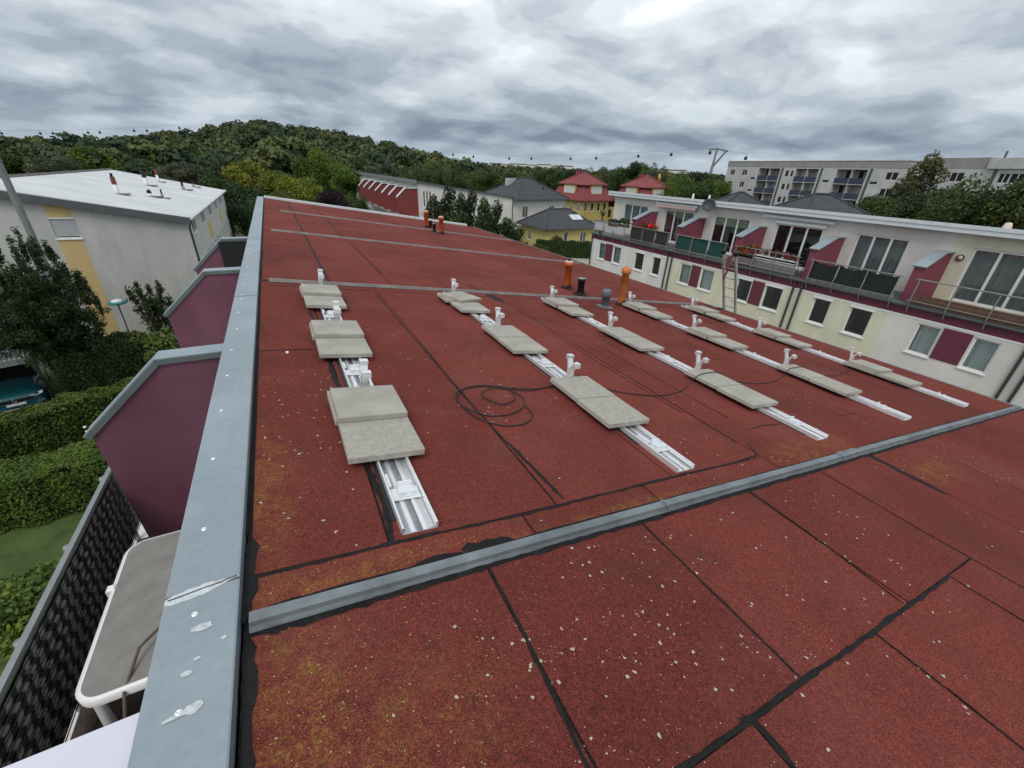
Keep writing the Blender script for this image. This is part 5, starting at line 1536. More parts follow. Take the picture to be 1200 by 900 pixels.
# lamps and poles
lp = thing('garden_lamp', 'teal-hooded garden lamp before the white end wall', 'lamp', (-7.55, 26, GZ))
mb = MB(); mb.tube((-7.55, 26, GZ), (-7.55, 26, -4.72), .035, n=8); mb.build('pole', 'pole_metal', lp)
mb = MB(); mb.lathe((-7.55, 26, -4.70), [(.05, -.03), (.36, .0), (.40, .05), (.30, .10), (.0, .11)], 20); mb.build('lamp_shade', 'lamp_teal', lp)
mb = MB(); mb.lathe((-7.55, 26, -4.60), [(.22, .0), (.20, .06), (.1, .09), (0, .1)], 16); mb.build('lamp_cap', 'white_plastic', lp)
SLX, SLY = -9.06, 25.0
sl = thing('street_lamp', 'tall grey lamp post crossing the white end wall beside the dark tree', 'lamp post', (SLX, SLY, GZ))
mb = MB(); mb.tube((SLX, SLY, GZ), (SLX, SLY, 4.2), .13, .105, 12); mb.build('pole', 'pole_metal', sl)
mb = MB(); mb.frame_box((SLX, SLY, 4.2), (1, 0, 0), (0, 1, 0), ZV, (-.12, .12), (-.75, .1), (0, .12), .03); mb.build('lamp_head', 'grey_metal', sl)

# ------------------------------------------------------------------ white-roofed row house on the left
lh = thing('terraced_house', 'white-roofed row house whose plain end wall faces the camera', 'house', (-8, 35, GZ))
LX0, LX1, LY0, LY1 = -11.6, -4.2, 28.0, 51.0
lz = lambda x: -1.04 - .187 * (x + 4.15)
mb = MB()
hw = (-9.36, -8.47, -1.98, -1.05)
U_ = Vector((1, 0, 0)); Nf = Vector((0, -1, 0))
mb.wall((0, LY0, 0), U_, Nf, (LX0, LX1), (GZ, -1.25), [hw], .14)
mb.quad((LX0, LY0, -1.25), (LX1, LY0, -1.25), (LX1, LY0, lz(LX1) - .1), (LX0, LY0, lz(LX0) - .1))
# the opening reaches above -1.25: rebuild as one gable with a real hole
mb = MB()
mb.wall((0, LY0, 0), U_, Nf, (LX0, LX1), (GZ, -1.98), [], .14)
mb.quad((LX0, LY0, -1.98), (hw[0], LY0, -1.98), (hw[0], LY0, lz(hw[0]) - .1), (LX0, LY0, lz(LX0) - .1))
mb.quad((hw[1], LY0, -1.98), (LX1, LY0, -1.98), (LX1, LY0, lz(LX1) - .1), (hw[1], LY0, lz(hw[1]) - .1))
mb.quad((hw[0], LY0, -1.05), (hw[1], LY0, -1.05), (hw[1], LY0, lz(hw[1]) - .1), (hw[0], LY0, lz(hw[0]) - .1))
for a, b in (((hw[0], hw[2]), (hw[1], hw[2])), ((hw[1], hw[2]), (hw[1], hw[3])), ((hw[1], hw[3]), (hw[0], hw[3])), ((hw[0], hw[3]), (hw[0], hw[2]))):
    mb.quad((a[0], LY0, a[1]), (b[0], LY0, b[1]), (b[0], LY0 + .14, b[1]), (a[0], LY0 + .14, a[1]))
mb.build('end_wall', 'plaster_render', lh)
for z0, z1 in ((GZ, -2.03), (-1.03, None)):
    s = MB(); a, b = -9.36, -8.47
    s.prism([(a, LY0 - .004, z0), (b, LY0 - .004, z0), (b, LY0 - .004, z1 if z1 else lz(b) - .14), (a, LY0 - .004, z1 if z1 else lz(a) - .14)], (0, .003, 0)); s.build('wall_stripe', 'plaster_yellow', lh)
w = window(lh, (0, LY0, 0), U_, Nf, hw, curtain=None)
s = MB()
for k in range(14):
    s.frame_box((0, LY0, 0), U_, Nf, ZV, (hw[0] + .03, hw[1] - .03), (-.048, -.036), (hw[2] + .10 + k * .058, hw[2] + .154 + k * .058))
s.build('roller_shutter', 'white_panel', w)
s = MB(); s.frame_box((0, LY0, 0), U_, Nf, ZV, (hw[0], hw[1]), (-.05, .01), (hw[3] - .06, hw[3])); s.build('shutter_box', 'white_frame', w)
mb = MB(); mb.prism([(LX0 - .15, LY0 - .22, lz(LX0 - .15)), (LX1 + .2, LY0 - .22, lz(LX1 + .2)), (LX1 + .2, LY0 - .22, lz(LX1 + .2) - .1), (LX0 - .15, LY0 - .22, lz(LX0 - .15) - .1)], (0, LY1 - LY0 + .4, 0)); mb.build('roof', 'membrane', lh)
mb = MB(); mb.prism([(LX0 - .2, LY0 - .28, lz(LX0) - .02), (LX1 + .22, LY0 - .28, lz(LX1 + .2) - .02), (LX1 + .22, LY0 - .28, lz(LX1 + .2) - .34), (LX0 - .2, LY0 - .28, lz(LX0) - .34)], (0, .055, 0)); mb.build('gable_fascia', 'fascia_dark', lh)
mb = MB(); mb.box((LX0 - .26, LX0 - .16), (LY0 - .3, LY1 + .2), (lz(LX0) - .3, lz(LX0) + .14)); mb.build('ridge_upstand', 'zinc_old', lh)
mb = MB(); mb.path([(LX1 + .27, LY0 - .25, lz(LX1 + .2) - .06), (LX1 + .27, LY1 + .2, lz(LX1 + .2) - .06)], .075, 10); mb.build('gutter', 'white_metal', lh)
mb = MB(); mb.path([(LX1 + .24, LY0 + .05, -1.2), (LX1 + .10, LY0 + .05, -1.42), (LX1 + .06, LY0 + .05, -1.6), (LX1 + .06, LY0 + .05, GZ)], .045, 8); mb.build('downpipe', 'dark_metal', lh)
upW = [(y - .75, y + .75, -2.02, -1.34) for y in (29.9, 34.2, 38.5, 42.8, 47.1)]
loW = [(y - .5, y + .5, -4.5, -3.35) for y in (29.5, 31.3, 33.0, 34.9, 37.2, 39.0, 40.9, 43.2, 45.2, 47.2, 49.2)]
mb = MB(); mb.wall((LX1, 0, 0), YV, XV, (LY0, LY1), (GZ, lz(LX1) - .1), upW + loW, .14); mb.build('facade', 'plaster_white', lh)
for r_ in upW + loW:
    window(lh, (LX1, 0, 0), YV, XV, r_, sill=True, mull=1, inset=.035)
for y in (36.3, 44.5):
    s = MB(); s.frame_box((LX1, 0, 0), YV, XV, ZV, (y - .9, y + .9), (0, .004), (-3.2, -2.2)); s.build('wall_stripe', 'plaster_lemon', lh)
mb = MB(); mb.quad((LX0, LY0, GZ), (LX0, LY1, GZ), (LX0, LY1, lz(LX0) - .1), (LX0, LY0, lz(LX0) - .1)); mb.quad((LX0, LY1, GZ), (LX1, LY1, GZ), (LX1, LY1, lz(LX1) - .1), (LX0, LY1, lz(LX0) - .1)); mb.build('back_wall', 'plaster_grey', lh)
def lroof(x, y, d=0): return Vector((x, y, lz(x) + d))
def lchim(label, x, y, h, r, kind):
    b = lroof(x, y); t = thing('roof_vent', label, 'roof vent', b)
    mb = MB(); mb.lathe(b, [(r, -.02), (r, h * .45), (r, h * .45)], 12); mb.build('pipe', 'white_frame' if kind != 2 else 'grey_metal', t)
    if kind != 2:
        mb = MB(); mb.lathe(b, [(r, h * .45), (r * 1.08, h * .47), (r * 1.08, h * .82), (r, h * .83)], 12); mb.build('sleeve', 'red_panel' if kind == 0 else 'black_plastic', t)
    mb = MB(); mb.lathe(b, [(r * .6, h * .45), (r * .6, h * .97), (r * .9, h * .98), (0, h)], 12); mb.build('cap', 'black_plastic', t)
    mb = MB(); mb.frame_box(b, XV, YV, ZV, (-r * 5, r * 5), (-r * 3, r * 3), (-.03, .02)); mb.build('flashing', 'zinc_old', t)
lchim('red-sleeved white flue on the white roof, tallest there', -7.81, 33.41, 1.05, .105, 0)
lchim('black-topped white flue farther back on the white roof', -8.02, 42.08, 1.1, .12, 1)
lchim('slim red flue at the back of the white roof', -8.13, 47.15, 1.1, .09, 0)
lchim('squat black vent of the pair on the white roof', -6.65, 34.86, .38, .11, 1)
lchim('thin grey vent of the pair on the white roof', -6.09, 35.08, .5, .07, 2)
lchim('short grey vent near the outer edge of the white roof', -6.16, 43.9, .55, .12, 2)
lchim('last small vent by the far eave of the white roof', -6.0, 48.34, .55, .10, 2)

# ------------------------------------------------------------------ red-divided row house beyond our roof
hh = thing('terraced_house', 'white row house with red dividers beyond the far roof edge', 'house', (20, 55, GZ))
HX0, HX1, HY0, HY1 = 14.3, 26.2, 50.0, 92.0
hz = lambda x: .10 - (x - 14.1) * .128
mb = MB(); win = [(14.85, 15.05, -2.4, -.85), (15.2, 15.4, -2.4, -.85), (15.55, 15.75, -2.4, -.85)]
mb.wall((0, HY0, 0), U_, Nf, (HX0, HX1), (GZ, -2.4), [], .1)
mb.wall((0, HY0, 0), U_, Nf, (HX0, 16.0), (-2.4, -.6), win, .1)
mb.quad((HX0, HY0, -.6), (16.0, HY0, -.6), (16.0, HY0, hz(16)), (HX0, HY0, hz(HX0)))
mb.quad((16.0, HY0, -2.4), (HX1, HY0, -2.4), (HX1, HY0, hz(HX1)), (16.0, HY0, hz(16)))
mb.quad((HX0, HY0, GZ), (HX0, HY1, GZ), (HX0, HY1, hz(HX0)), (HX0, HY0, hz(HX0))); mb.quad((HX1, HY0, GZ), (HX1, HY1, GZ), (HX1, HY1, hz(HX1)), (HX1, HY0, hz(HX1)))
mb.build('wall', 'plaster_white', hh)
for r_ in win:
    window(hh, (0, HY0, 0), U_, Nf, r_, sill=False, fw=.03)
mb = MB(); mb.prism([(HX0 - .25, HY0 - .2, hz(HX0) + .12), (HX1 + .2, HY0 - .2, hz(HX1) + .12), (HX1 + .2, HY0 - .2, hz(HX1) - .04), (HX0 - .25, HY0 - .2, hz(HX0) - .04)], (0, HY1 - HY0 + .3, 0)); mb.build('roof', 'fascia_dark', hh)
mb = MB(); mb.box((HX0 - .3, HX0 - .2), (HY0 - .22, HY1), (-.15, .26)); mb.build('roof_fascia', 'grey_metal', hh)
for y in (50.4, 54.2, 58.0, 62.0, 66.2, 70.4, 74.6):
    mb = MB(); pr = [(HX0, -.62), (HX0 - 1.35, -.62), (HX0 - 2.3, -1.55), (HX0 - 2.2, -3.4), (HX0, -3.4)]
    mb.prism([(x, y - .12, z) for x, z in pr], (0, .24, 0)); d = mb.build('terrace_divider', 'red_panel', hh)
    cp_ = MB(); cp_.prism([(HX0 - 1.35, y - .2, -.60), (HX0 - 2.36, y - .2, -1.55), (HX0 - 2.36, y - .2, -1.42), (HX0 - 1.35, y - .2, -.47)], (0, .4, 0)); cp_.prism([(HX0, y - .2, -.60), (HX0 - 1.349, y - .2, -.60), (HX0 - 1.349, y - .2, -.52), (HX0, y - .2, -.52)], (0, .4, 0)); cp_.build('divider_cap', 'white_metal', d)
mb = MB(); mb.box((HX0 - 2.3, HX0), (HY0, 78), (-3.6, -3.4)); mb.build('terrace_slab', 'grey_metal', hh)
mb = MB(); mb.path([(HX1 - .1, HY0 - .08, hz(HX1)), (HX1 - .1, HY0 - .08, GZ)], .05, 6); mb.build('downpipe', 'dark_metal', hh)
pm = thing('lamp_post', 'thin pale post standing among the shrubs below the red dividers', 'post', AZ(9.1, 44))
p = AZ(9.1, 44); mb = MB(); mb.tube(p, p + Vector((0, 0, 5.2)), .06, n=8); mb.build('pole', 'zinc', pm)

# ------------------------------------------------------------------ villas
def hip_house(name, label, c, rot, w, d, z_eave, z_top, m_wall, m_roof, ridge=0.0, over=.45, wins=(), base=GZ):
    """walls with real openings and a hipped roof; local x along w"""
    t = thing(name, label, 'house', (0, 0, 0))
    holes = {k: [] for k in range(4)}
    for f, a, b, z0, z1 in wins: holes[f].append((a, b, z0, z1))
    fr = [((0, -d / 2, 0), (1, 0, 0), (0, -1, 0), w), ((0, d / 2, 0), (-1, 0, 0), (0, 1, 0), w), ((-w / 2, 0, 0), (0, -1, 0), (-1, 0, 0), d), ((w / 2, 0, 0), (0, 1, 0), (1, 0, 0), d)]
    mb = MB()
    for k, (O, U, N, L) in enumerate(fr): mb.wall(O, U, N, (-L / 2, L / 2), (0, z_eave - base), [(a, b, z0, z1) for a, b, z0, z1 in holes[k]], .14)
    mb.build('wall', m_wall, t)
    for f, a, b, z0, z1 in wins:
        O, U, N, L = fr[f]; window(t, O, U, N, (a, b, z0, z1), mull=1 if b - a > .9 else 0)
    e = z_eave - base; tp = z_top - base; W2, D2 = w / 2 + over, d / 2 + over
    mb = MB(); vs = [(-W2, -D2, e), (W2, -D2, e), (W2, D2, e), (-W2, D2, e), (-ridge / 2, 0, tp), (ridge / 2, 0, tp)]
    fs = [(0, 1, 5, 4), (1, 2, 5), (2, 3, 4, 5), (3, 0, 4)]
    if ridge == 0: vs = vs[:5]; fs = [(0, 1, 4), (1, 2, 4), (2, 3, 4), (3, 0, 4)]
    mb.add(vs, fs); mb.build('roof', m_roof, t)
    mb = MB(); b_ = .12
    mb.box((-W2, W2), (-D2, D2), (e - b_, e - .003)); mb.build('eave_board', 'fascia_dark' if 'slate' in m_roof else 'maroon_panel', t)
    mb = MB()
    ap = [Vector((-ridge / 2, 0, tp)), Vector((ridge / 2, 0, tp))]
    for q, a in (((-W2, -D2), ap[0]), ((W2, -D2), ap[1]), ((W2, D2), ap[1]), ((-W2, D2), ap[0])):
        mb.path([Vector((*q, e + .03)), a + Vector((0, 0, .04))], .09, 6)
    if ridge: mb.path([ap[0] + Vector((0, 0, .05)), ap[1] + Vector((0, 0, .05))], .09, 6)
    mb.build('hip_tiles', m_roof, t)
    t.location = (c[0], c[1], base); t.rotation_euler = (0, 0, R(rot))
    return t


def winrow(f, xs, w, z0, z1): return [(f, x - w / 2, x + w / 2, z0, z1) for x in xs]


gh = hip_house('villa', 'white villa with a dark slate hipped roof', (34.2, 61.8), 14, 9.6, 8.0, -2.05, .62, 'plaster_white', 'slate_tile', 1.2, .6, winrow(0, (-3.3, 2.2), 1.1, 2.9, 4.5) + winrow(0, (-3.4, -2.7), .5, .9, 1.9) + winrow(2, (-1.5, 2), 1.0, 3, 4.4))
mb = MB(); mb.box((-2.7, -.9), (.6, 1.4), (7.0, 8.0)); o = mb.build('dormer', 'white_panel', None); o.parent = gh; 
mb = MB(); mb.tube((1.6, -2.5, 6.2), (1.6, -2.5, 7.0), .10, n=8); o = mb.build('roof_vent', 'black_plastic', None); o.parent = gh
bg_ = hip_house('bungalow', 'yellow bungalow with a dark hipped roof and two roof lights', (33.2, 50.3), 2, 7.6, 6.4, -4.75, -2.75, 'plaster_lemon', 'slate_tile', 3.2, .5, winrow(0, (2.0,), .9, .9, 2.2) + winrow(0, (-.8,), .6, 1.2, 2.3) + winrow(2, (-1, ), .9, .9, 2.1))
for x in (1.15, 2.05):
    sl_ = math.atan2(2.0, 3.7)
    mb = MB(); mb.frame_box((x, -1.75, 3.87), (1, 0, 0), (0, math.cos(sl_), math.sin(sl_)), (0, -math.sin(sl_), math.cos(sl_)), (-.42, .42), (-.55, .55), (.0, .06)); o = mb.build('roof_light', 'solar_glass', None); o.parent = bg_


def red_villa(label, az, dist, z_top, rot, w, disc=False, ext=True):
    """square villa seen at its corner: steep lower roof, overhanging upper pyramid, one wide dormer in each face"""
    c = AZ(az, dist); base = GZ
    t = thing('villa', label, 'house', (0, 0, 0))
    H = z_top - base; e = H - 4.3; e2 = H - 2.0
    h = w / 2
    fr = [((0, -h, 0), (1, 0, 0), (0, -1, 0)), ((0, h, 0), (-1, 0, 0), (0, 1, 0)), ((-h, 0, 0), (0, -1, 0), (-1, 0, 0)), ((h, 0, 0), (0, 1, 0), (1, 0, 0))]
    xs = (-w * .36, -w * .12, w * .12, w * .36)
    mb = MB()
    for O, U, N in fr:
        mb.wall(O, U, N, (-h, h), (0, e), [(x - .4, x + .4, z, z + 1.35) for x in xs for z in (e - 1.85, e - 4.7)], .14)
    mb.build('wall', 'plaster_gold', t)
    for O, U, N in (fr[0], fr[2]):
        for x in xs: window(t, O, U, N, (x - .4, x + .4, e - 1.85, e - .5))
    o1, o2, o3 = h + .55, h - .95, h - .35
    R4 = lambda q, z: [(-q, -q, z), (q, -q, z), (q, q, z), (-q, q, z)]
    mb = MB(); vs = R4(o1, e - .05) + R4(o2, e2 + .1); mb.add(vs, [(i, (i + 1) % 4, 4 + (i + 1) % 4, 4 + i) for i in range(4)])
    vs = R4(o1, e - .05) + R4(o1, e - .2); mb.add(vs, [(4 + i, 4 + (i + 1) % 4, (i + 1) % 4, i) for i in range(4)]); mb.add(R4(o1, e - .2), [(3, 2, 1, 0)]); lo = mb.build('lower_roof', 'red_tile', t)
    mb = MB(); vs = R4(o3, e2) + [(0, 0, H)]; mb.add(vs, [(i, (i + 1) % 4, 4) for i in range(4)]); mb.add(R4(o3, e2), [(3, 2, 1, 0)]); mb.build('upper_roof', 'red_tile', t)
    mb = MB()
    for q in R4(1, 0):
        mb.path([(q[0] * o1, q[1] * o1, e), (q[0] * o2, q[1] * o2, e2 + .1)], .10, 6); mb.path([(q[0] * o3, q[1] * o3, e2 + .03), (0, 0, H + .05)], .10, 6)
    mb.build('hip_tiles', 'maroon_bright', t)
    for O, U, N in (fr[0], fr[2], fr[3]):
        O, U, N = Vector(O), Vector(U), Vector(N)
        d = MB(); dw = w * .19
        d.frame_box(O, U, N, ZV, (-dw, dw), (-1.8, -.10), (e + .25, e2 - .004)); d_ = d.build('dormer', 'plaster_lemon', t)
        d = MB()
        for k in (-1, 0, 1): d.frame_box(O, U, N, ZV, (k * dw * .62 - dw * .27, k * dw * .62 + dw * .27), (-.099, -.06), (e + .55, e2 - .25))
        d.build('dormer_window', 'curtain', d_)
        d = MB(); d.frame_box(O, U, N, ZV, (-dw - .25, dw + .25), (-1.9, .12), (e2 + .004, e2 + .13)); d.build('dormer_eave', 'red_tile', d_)
    mb = MB(); mb.box((-.9, -.35), (.6, 1.2), (H - 1.6, H + .25)); mb.build('chimney', 'maroon_bright', t)
    if ext:
        mb = MB(); mb.box((h + .01, h + 3.6), (-h + .6, h - 1), (0, e - 1.3)); mb.build('annex_wall', 'plaster_gold', t)
        mb = MB(); mb.prism([(h - .2, -h + .2, e + .9), (h + 4.0, -h + .2, e - 1.5), (h + 4.0, -h + .2, e - 1.28), (h - .2, -h + .2, e + 1.12)], (0, 2 * h - .8, 0)); mb.build('annex_roof', 'maroon_bright', t)
        for x in (1.0, 2.6):
            mb = MB(); mb.box((h + x, h + x + .7), (-h + .56, -h + .595), (e - 3.0, e - 1.7)); mb.build('annex_window', 'black_plastic', t)
    if disc:
        mb = MB(); mb.lathe((.9, -2.2, H - .25), [(0, .05), (.62, .05), (.62, 0)], 20, (.5, -1, .1)); mb.path([(.9, -2.2, H - .4), (.9, -1.8, H - 1.4)], .05, 5); mb.build('round_sign', 'yellow_disc', t)
    t.location = (c[0], c[1], base); t.rotation_euler = (0, 0, R(rot))
    return t


red_villa('golden yellow villa with a red dormered roof beside the white villa', 36.1, 84, 1.75, 12, 7.0)
red_villa('red-roofed villa with a yellow disc behind the courtyard house', 43.5, 92, 1.6, 2, 7.4, disc=True, ext=False)
hip_house('bungalow', 'dark hipped roof peeking over the white roof edge before the apartments', AZ(53.9, 58), -30, 3.6, 3.4, -.75, .35, 'plaster_white', 'slate_tile', .5, .4, ())
dk = hip_house('bungalow', 'dark hipped roof with a white roof light over the white roof edge', AZ(61.5, 52), -28, 5.0, 4.6, -.75, .72, 'plaster_white', 'slate_tile', 1.4, .5, ())
mb = MB(); mb.frame_box((2.2, -1.0, 7.0), (.8, 0, -.35), (0, 1, .1), (.35, 0, .8), (-.8, .8), (-.3, .3), (.0, .05)); o = mb.build('roof_light', 'white_panel', None); o.parent = dk

# ------------------------------------------------------------------ prefab apartment blocks
def az_on(P1, P2, az):
    """distance along P1->P2 where the bearing equals az"""
    a = R(az); s, c = math.sin(a), math.cos(a)
    d = P2 - P1; L = math.hypot(d.x, d.y)
    return -(P1.x * c - P1.y * s) / (d.x / L * c - d.y / L * s)


P1 = AZ(51.9, 140, 0); P2 = AZ(67.3, 110.5, 0)
ab = thing('apartment_block', 'grey five-storey prefab block with blue loggias', 'building', (P1.x, P1.y, GZ))
U = (P2 - P1).normalized(); L = (P2 - P1).length; N = Vector((-U.y, U.x, 0))
if N.dot(-P1) < 0: N = -N
ZT = 5.7; ST = 2.75
floors = [ZT - 1.35 - ST * (k + 1) for k in range(4)]     # floor levels downwards
S = lambda az: az_on(P1, P2, az)
holes, wins_, bays = [], [], []
bays = [(S(55.05), S(57.0)), (S(58.45), S(60.45)), (S(62.0), S(64.45))]
for k, zf in enumerate(floors):
    for a, b in bays:
        mid_ = (a + b) / 2
        holes += [(a, mid_ - .06, zf + .12, zf + ST - .12), (mid_ + .06, b, zf + .12, zf + ST - .12)]
    ww = [(S(52.5), 1.5), (S(53.7), 1.5), (S(57.7), .9), (S(58.15), .7), (S(66.4), 2.1)]
    for s_, w_ in ww:
        if s_ - w_ / 2 < .2: continue
        wins_.append((s_ - w_ / 2, s_ + w_ / 2, zf + .95, zf + 2.25))
    for s_ in (S(54.6), S(61.3), S(65.2)):
        wins_.append((s_ - .75, s_ + .75, zf + .1, zf + .62))
# split shallow windows and deep loggias
mb = MB(); mb.wall(P1, U, N, (0, L), (GZ, ZT - 1.2), [h for h in holes + wins_], .12); mb.build('wall', 'plattenbau', ab)
mb = MB(); mb.frame_box(P1, U, N, ZV, (-.1, L + .1), (-11, .03), (ZT - 1.2, ZT)); mb.build('attic_band', 'plattenbau_dark', ab)
mb = MB(); mb.frame_box(P1, U, N, ZV, (-.2, L + .2), (-11.1, .1), (ZT + .003, ZT + .14)); mb.build('roof_edge', 'plattenbau', ab)
for s_ in (0, L):
    mb = MB(); q = P1 + U * s_; mb.quad(q + ZV * GZ, q - N * 11 + ZV * GZ, q - N * 11 + ZV * (ZT - 1.2), q + ZV * (ZT - 1.2)); mb.build('end_wall', 'plattenbau', ab)
for a, b, z0, z1 in wins_:
    f = MB(); f.frame_box(P1, U, N, ZV, (a, b), (-.10, -.06), (z0, z1)); w = f.build('window', 'white_frame', ab)
    n_ = 1 if b - a < 1.2 or z1 - z0 < .8 else 2
    for k in range(n_):
        x0 = a + (b - a) * k / n_ + .07; x1 = a + (b - a) * (k + 1) / n_ - .07
        p = MB(); p.frame_box(P1, U, N, ZV, (x0, x1), (-.059, -.05), (z0 + .07, z1 - .07)); p.build('pane', 'room_dark', w)
for a, b, z0, z1 in holes:
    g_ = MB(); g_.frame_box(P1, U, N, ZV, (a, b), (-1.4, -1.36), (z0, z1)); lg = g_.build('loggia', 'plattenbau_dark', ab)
    g_ = MB(); g_.frame_box(P1, U, N, ZV, (a, b), (-.05, .02), (z0 - .1, z0 + .95)); g_.build('loggia_parapet', 'loggia_blue', lg)
    g_ = MB(); g_.frame_box(P1, U, N, ZV, (a - .05, a), (-1.4, -.02), (z0 - .1, z1)); g_.frame_box(P1, U, N, ZV, (b, b + .05), (-1.4, -.02), (z0 - .1, z1)); g_.build('loggia_side', 'plattenbau', lg)
    x = a + (b - a) * rng.uniform(.15, .55)
    g_ = MB(); g_.frame_box(P1, U, N, ZV, (x, x + .9), (-1.359, -1.33), (z0 + .9, z1 - .25)); g_.build('loggia_window', 'white_panel' if rng.random() < .6 else 'room_dark', lg)
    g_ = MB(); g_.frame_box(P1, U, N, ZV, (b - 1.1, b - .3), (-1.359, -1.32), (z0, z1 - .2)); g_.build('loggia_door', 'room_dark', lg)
    g_ = MB(); g_.frame_box(P1, U, N, ZV, (a, b), (-1.36, -.02), (z1 - .02, z1)); g_.build('loggia_ceiling', 'plattenbau', lg)
for a, b in bays:
    mb = MB(); mb.frame_box(P1, U, N, ZV, (b + .02, b + .42), (-.3, .05), (GZ, ZT - 1.25)); mb.build('loggia_pier', 'plattenbau', ab)
    mb = MB(); mb.frame_box(P1, U, N, ZV, (b + .43, b + .95), (0.0, .02), (GZ, ZT - 1.3)); mb.build('drain_strip', 'fascia_dark', ab)
# block joints
for k, zf in enumerate(floors):
    mb = MB(); mb.frame_box(P1, U, N, ZV, (0, S(55.0)), (0, .012), (zf - .04, zf)); mb.build('panel_joint', 'plattenbau_dark', ab)
Q1 = AZ(68.2, 106, 0); Q2 = AZ(80, 92, 0)
ab2 = thing('apartment_block', 'second grey prefab block behind the birch', 'building', (Q1.x, Q1.y, GZ))
U2 = (Q2 - Q1).normalized(); L2 = (Q2 - Q1).length; N2 = Vector((-U2.y, U2.x, 0))
if N2.dot(-Q1) < 0: N2 = -N2
S2_ = lambda az: az_on(Q1, Q2, az); ZT2 = 5.95
w2 = []
for k in range(4):
    zf = ZT2 - 1.5 - ST * (k + 1)
    for az, w_ in ((70.9, 1.9), (69.3, .9), (73.8, 1.3), (74.6, 1.8), (76.2, 1.8)): w2.append((S2_(az) - w_ / 2, S2_(az) + w_ / 2, zf + .9, zf + 2.2))
mb = MB(); mb.wall(Q1, U2, N2, (0, L2), (GZ, ZT2 - 1.5), w2, .12); mb.build('wall', 'plattenbau', ab2)
mb = MB(); mb.frame_box(Q1, U2, N2, ZV, (0, S2_(72.6)), (-11, .02), (ZT2 - 1.5, ZT2)); mb.build('attic_band', 'plattenbau_dark', ab2)
mb = MB(); mb.frame_box(Q1, U2, N2, ZV, (S2_(72.6) + .01, L2), (-11, .3), (ZT2 - 1.5, ZT2 - .1)); mb.build('attic_band', 'plattenbau', ab2)
mb = MB(); mb.frame_box(Q1, U2, N2, ZV, (S2_(73.05), S2_(73.05) + .5), (0, .03), (GZ, ZT2 - 1.6)); mb.build('drain_strip', 'fascia_dark', ab2)
mb = MB(); mb.quad(Q1 + ZV * GZ, Q1 - N2 * 11 + ZV * GZ, Q1 - N2 * 11 + ZV * (ZT2 - 1.5), Q1 + ZV * (ZT2 - 1.5)); mb.build('end_wall', 'plattenbau', ab2)
for a, b, z0, z1 in w2:
    f = MB(); f.frame_box(Q1, U2, N2, ZV, (a, b), (-.10, -.06), (z0, z1)); w = f.build('window', 'white_frame', ab2)
    for k in range(2):
        x0 = a + (b - a) * k / 2 + .07; x1 = a + (b - a) * (k + 1) / 2 - .07
        p = MB(); p.frame_box(Q1, U2, N2, ZV, (x0, x1), (-.059, -.05), (z0 + .07, z1 - .07)); p.build('pane', 'room_dark', w)
q = Q1 + U2 * S2_(72.6) - N2 * 2; mb = MB(); mb.tube(q + ZV * ZT2, q + ZV * (ZT2 + .9), .14, n=8); mb.build('chimney', 'fascia_dark', ab2)

# ------------------------------------------------------------------ cable car, masts, distant town
mt = thing('cable_car_mast', 'grey forked cable-car mast above the trees', 'mast', AZ(50.3, 250))
b = AZ(50.3, 250); topz = EYE.z + 250 * math.tan(R(2.85)); rt = Vector((math.cos(R(50.3)), -math.sin(R(50.3)), 0))
mb = MB(); mb.tube(b, Vector((b.x, b.y, topz - 8)), .9, .6, 10); mb.build('column', 'pole_metal', mt)
mb = MB(); j = Vector((b.x, b.y, topz - 8)); mb.tube(j, j + Vector((0, 0, 8)) + rt * .5, .5, .4, 8); mb.tube(j, j + rt * 4.6 + Vector((0, 0, 6.9)), .5, .4, 8); mb.build('fork_arm', 'pole_metal', mt)
mb = MB(); mb.path([j + rt * -3.2 + Vector((0, 0, 7.6)), j + rt * .5 + Vector((0, 0, 8)), j + rt * 5.6 + Vector((0, 0, 6.9))], .45, 8); mb.build('cross_arm', 'grey_metal', mt)
gon = [(-19.0, 1.0, 470), (-16.75, 1.16, 470), (-15.97, 1.22, 460), (-13.69, 1.45, 450), (-12.89, 1.51, 450), (-10.43, 1.82, 440), (-9.48, 1.89, 440), (-6.9, 2.3, 430), (20.28, 1.25, 360), (22.68, 1.14, 345), (26.98, 1.11, 330), (29.64, 1.20, 320), (34.33, 1.37, 305), (37.33, 1.53, 295), (42.12, 1.89, 280), (45.72, 2.17, 265), (49.75, 2.45, 250), (53.45, 2.01, 245)]
GL = ['gondola at the picture edge over the wooded hill foot', 'first gondola of the pair nearest the lamp post', 'second gondola of the pair nearest the lamp post', 'first gondola of the middle pair above the white roof', 'second gondola of the middle pair above the white roof', 'first gondola of the pair nearest the hill slope', 'second gondola of the pair nearest the hill slope', 'lone gondola just above the rising hill slope', 'gondola lowest on the hill slope past the white mast', 'gondola next down the slope, over the upright trees', 'gondola above the near slope of the white villa roof', 'gondola above the peak of the white villa', 'gondola over the gap between white and yellow villas', 'gondola above the peak of the yellow villa', 'gondola above the second red roof', 'gondola between the yellow disc and the forked mast', 'gondola hanging right at the forked mast', 'gondola above the end of the apartment block']
proto = None
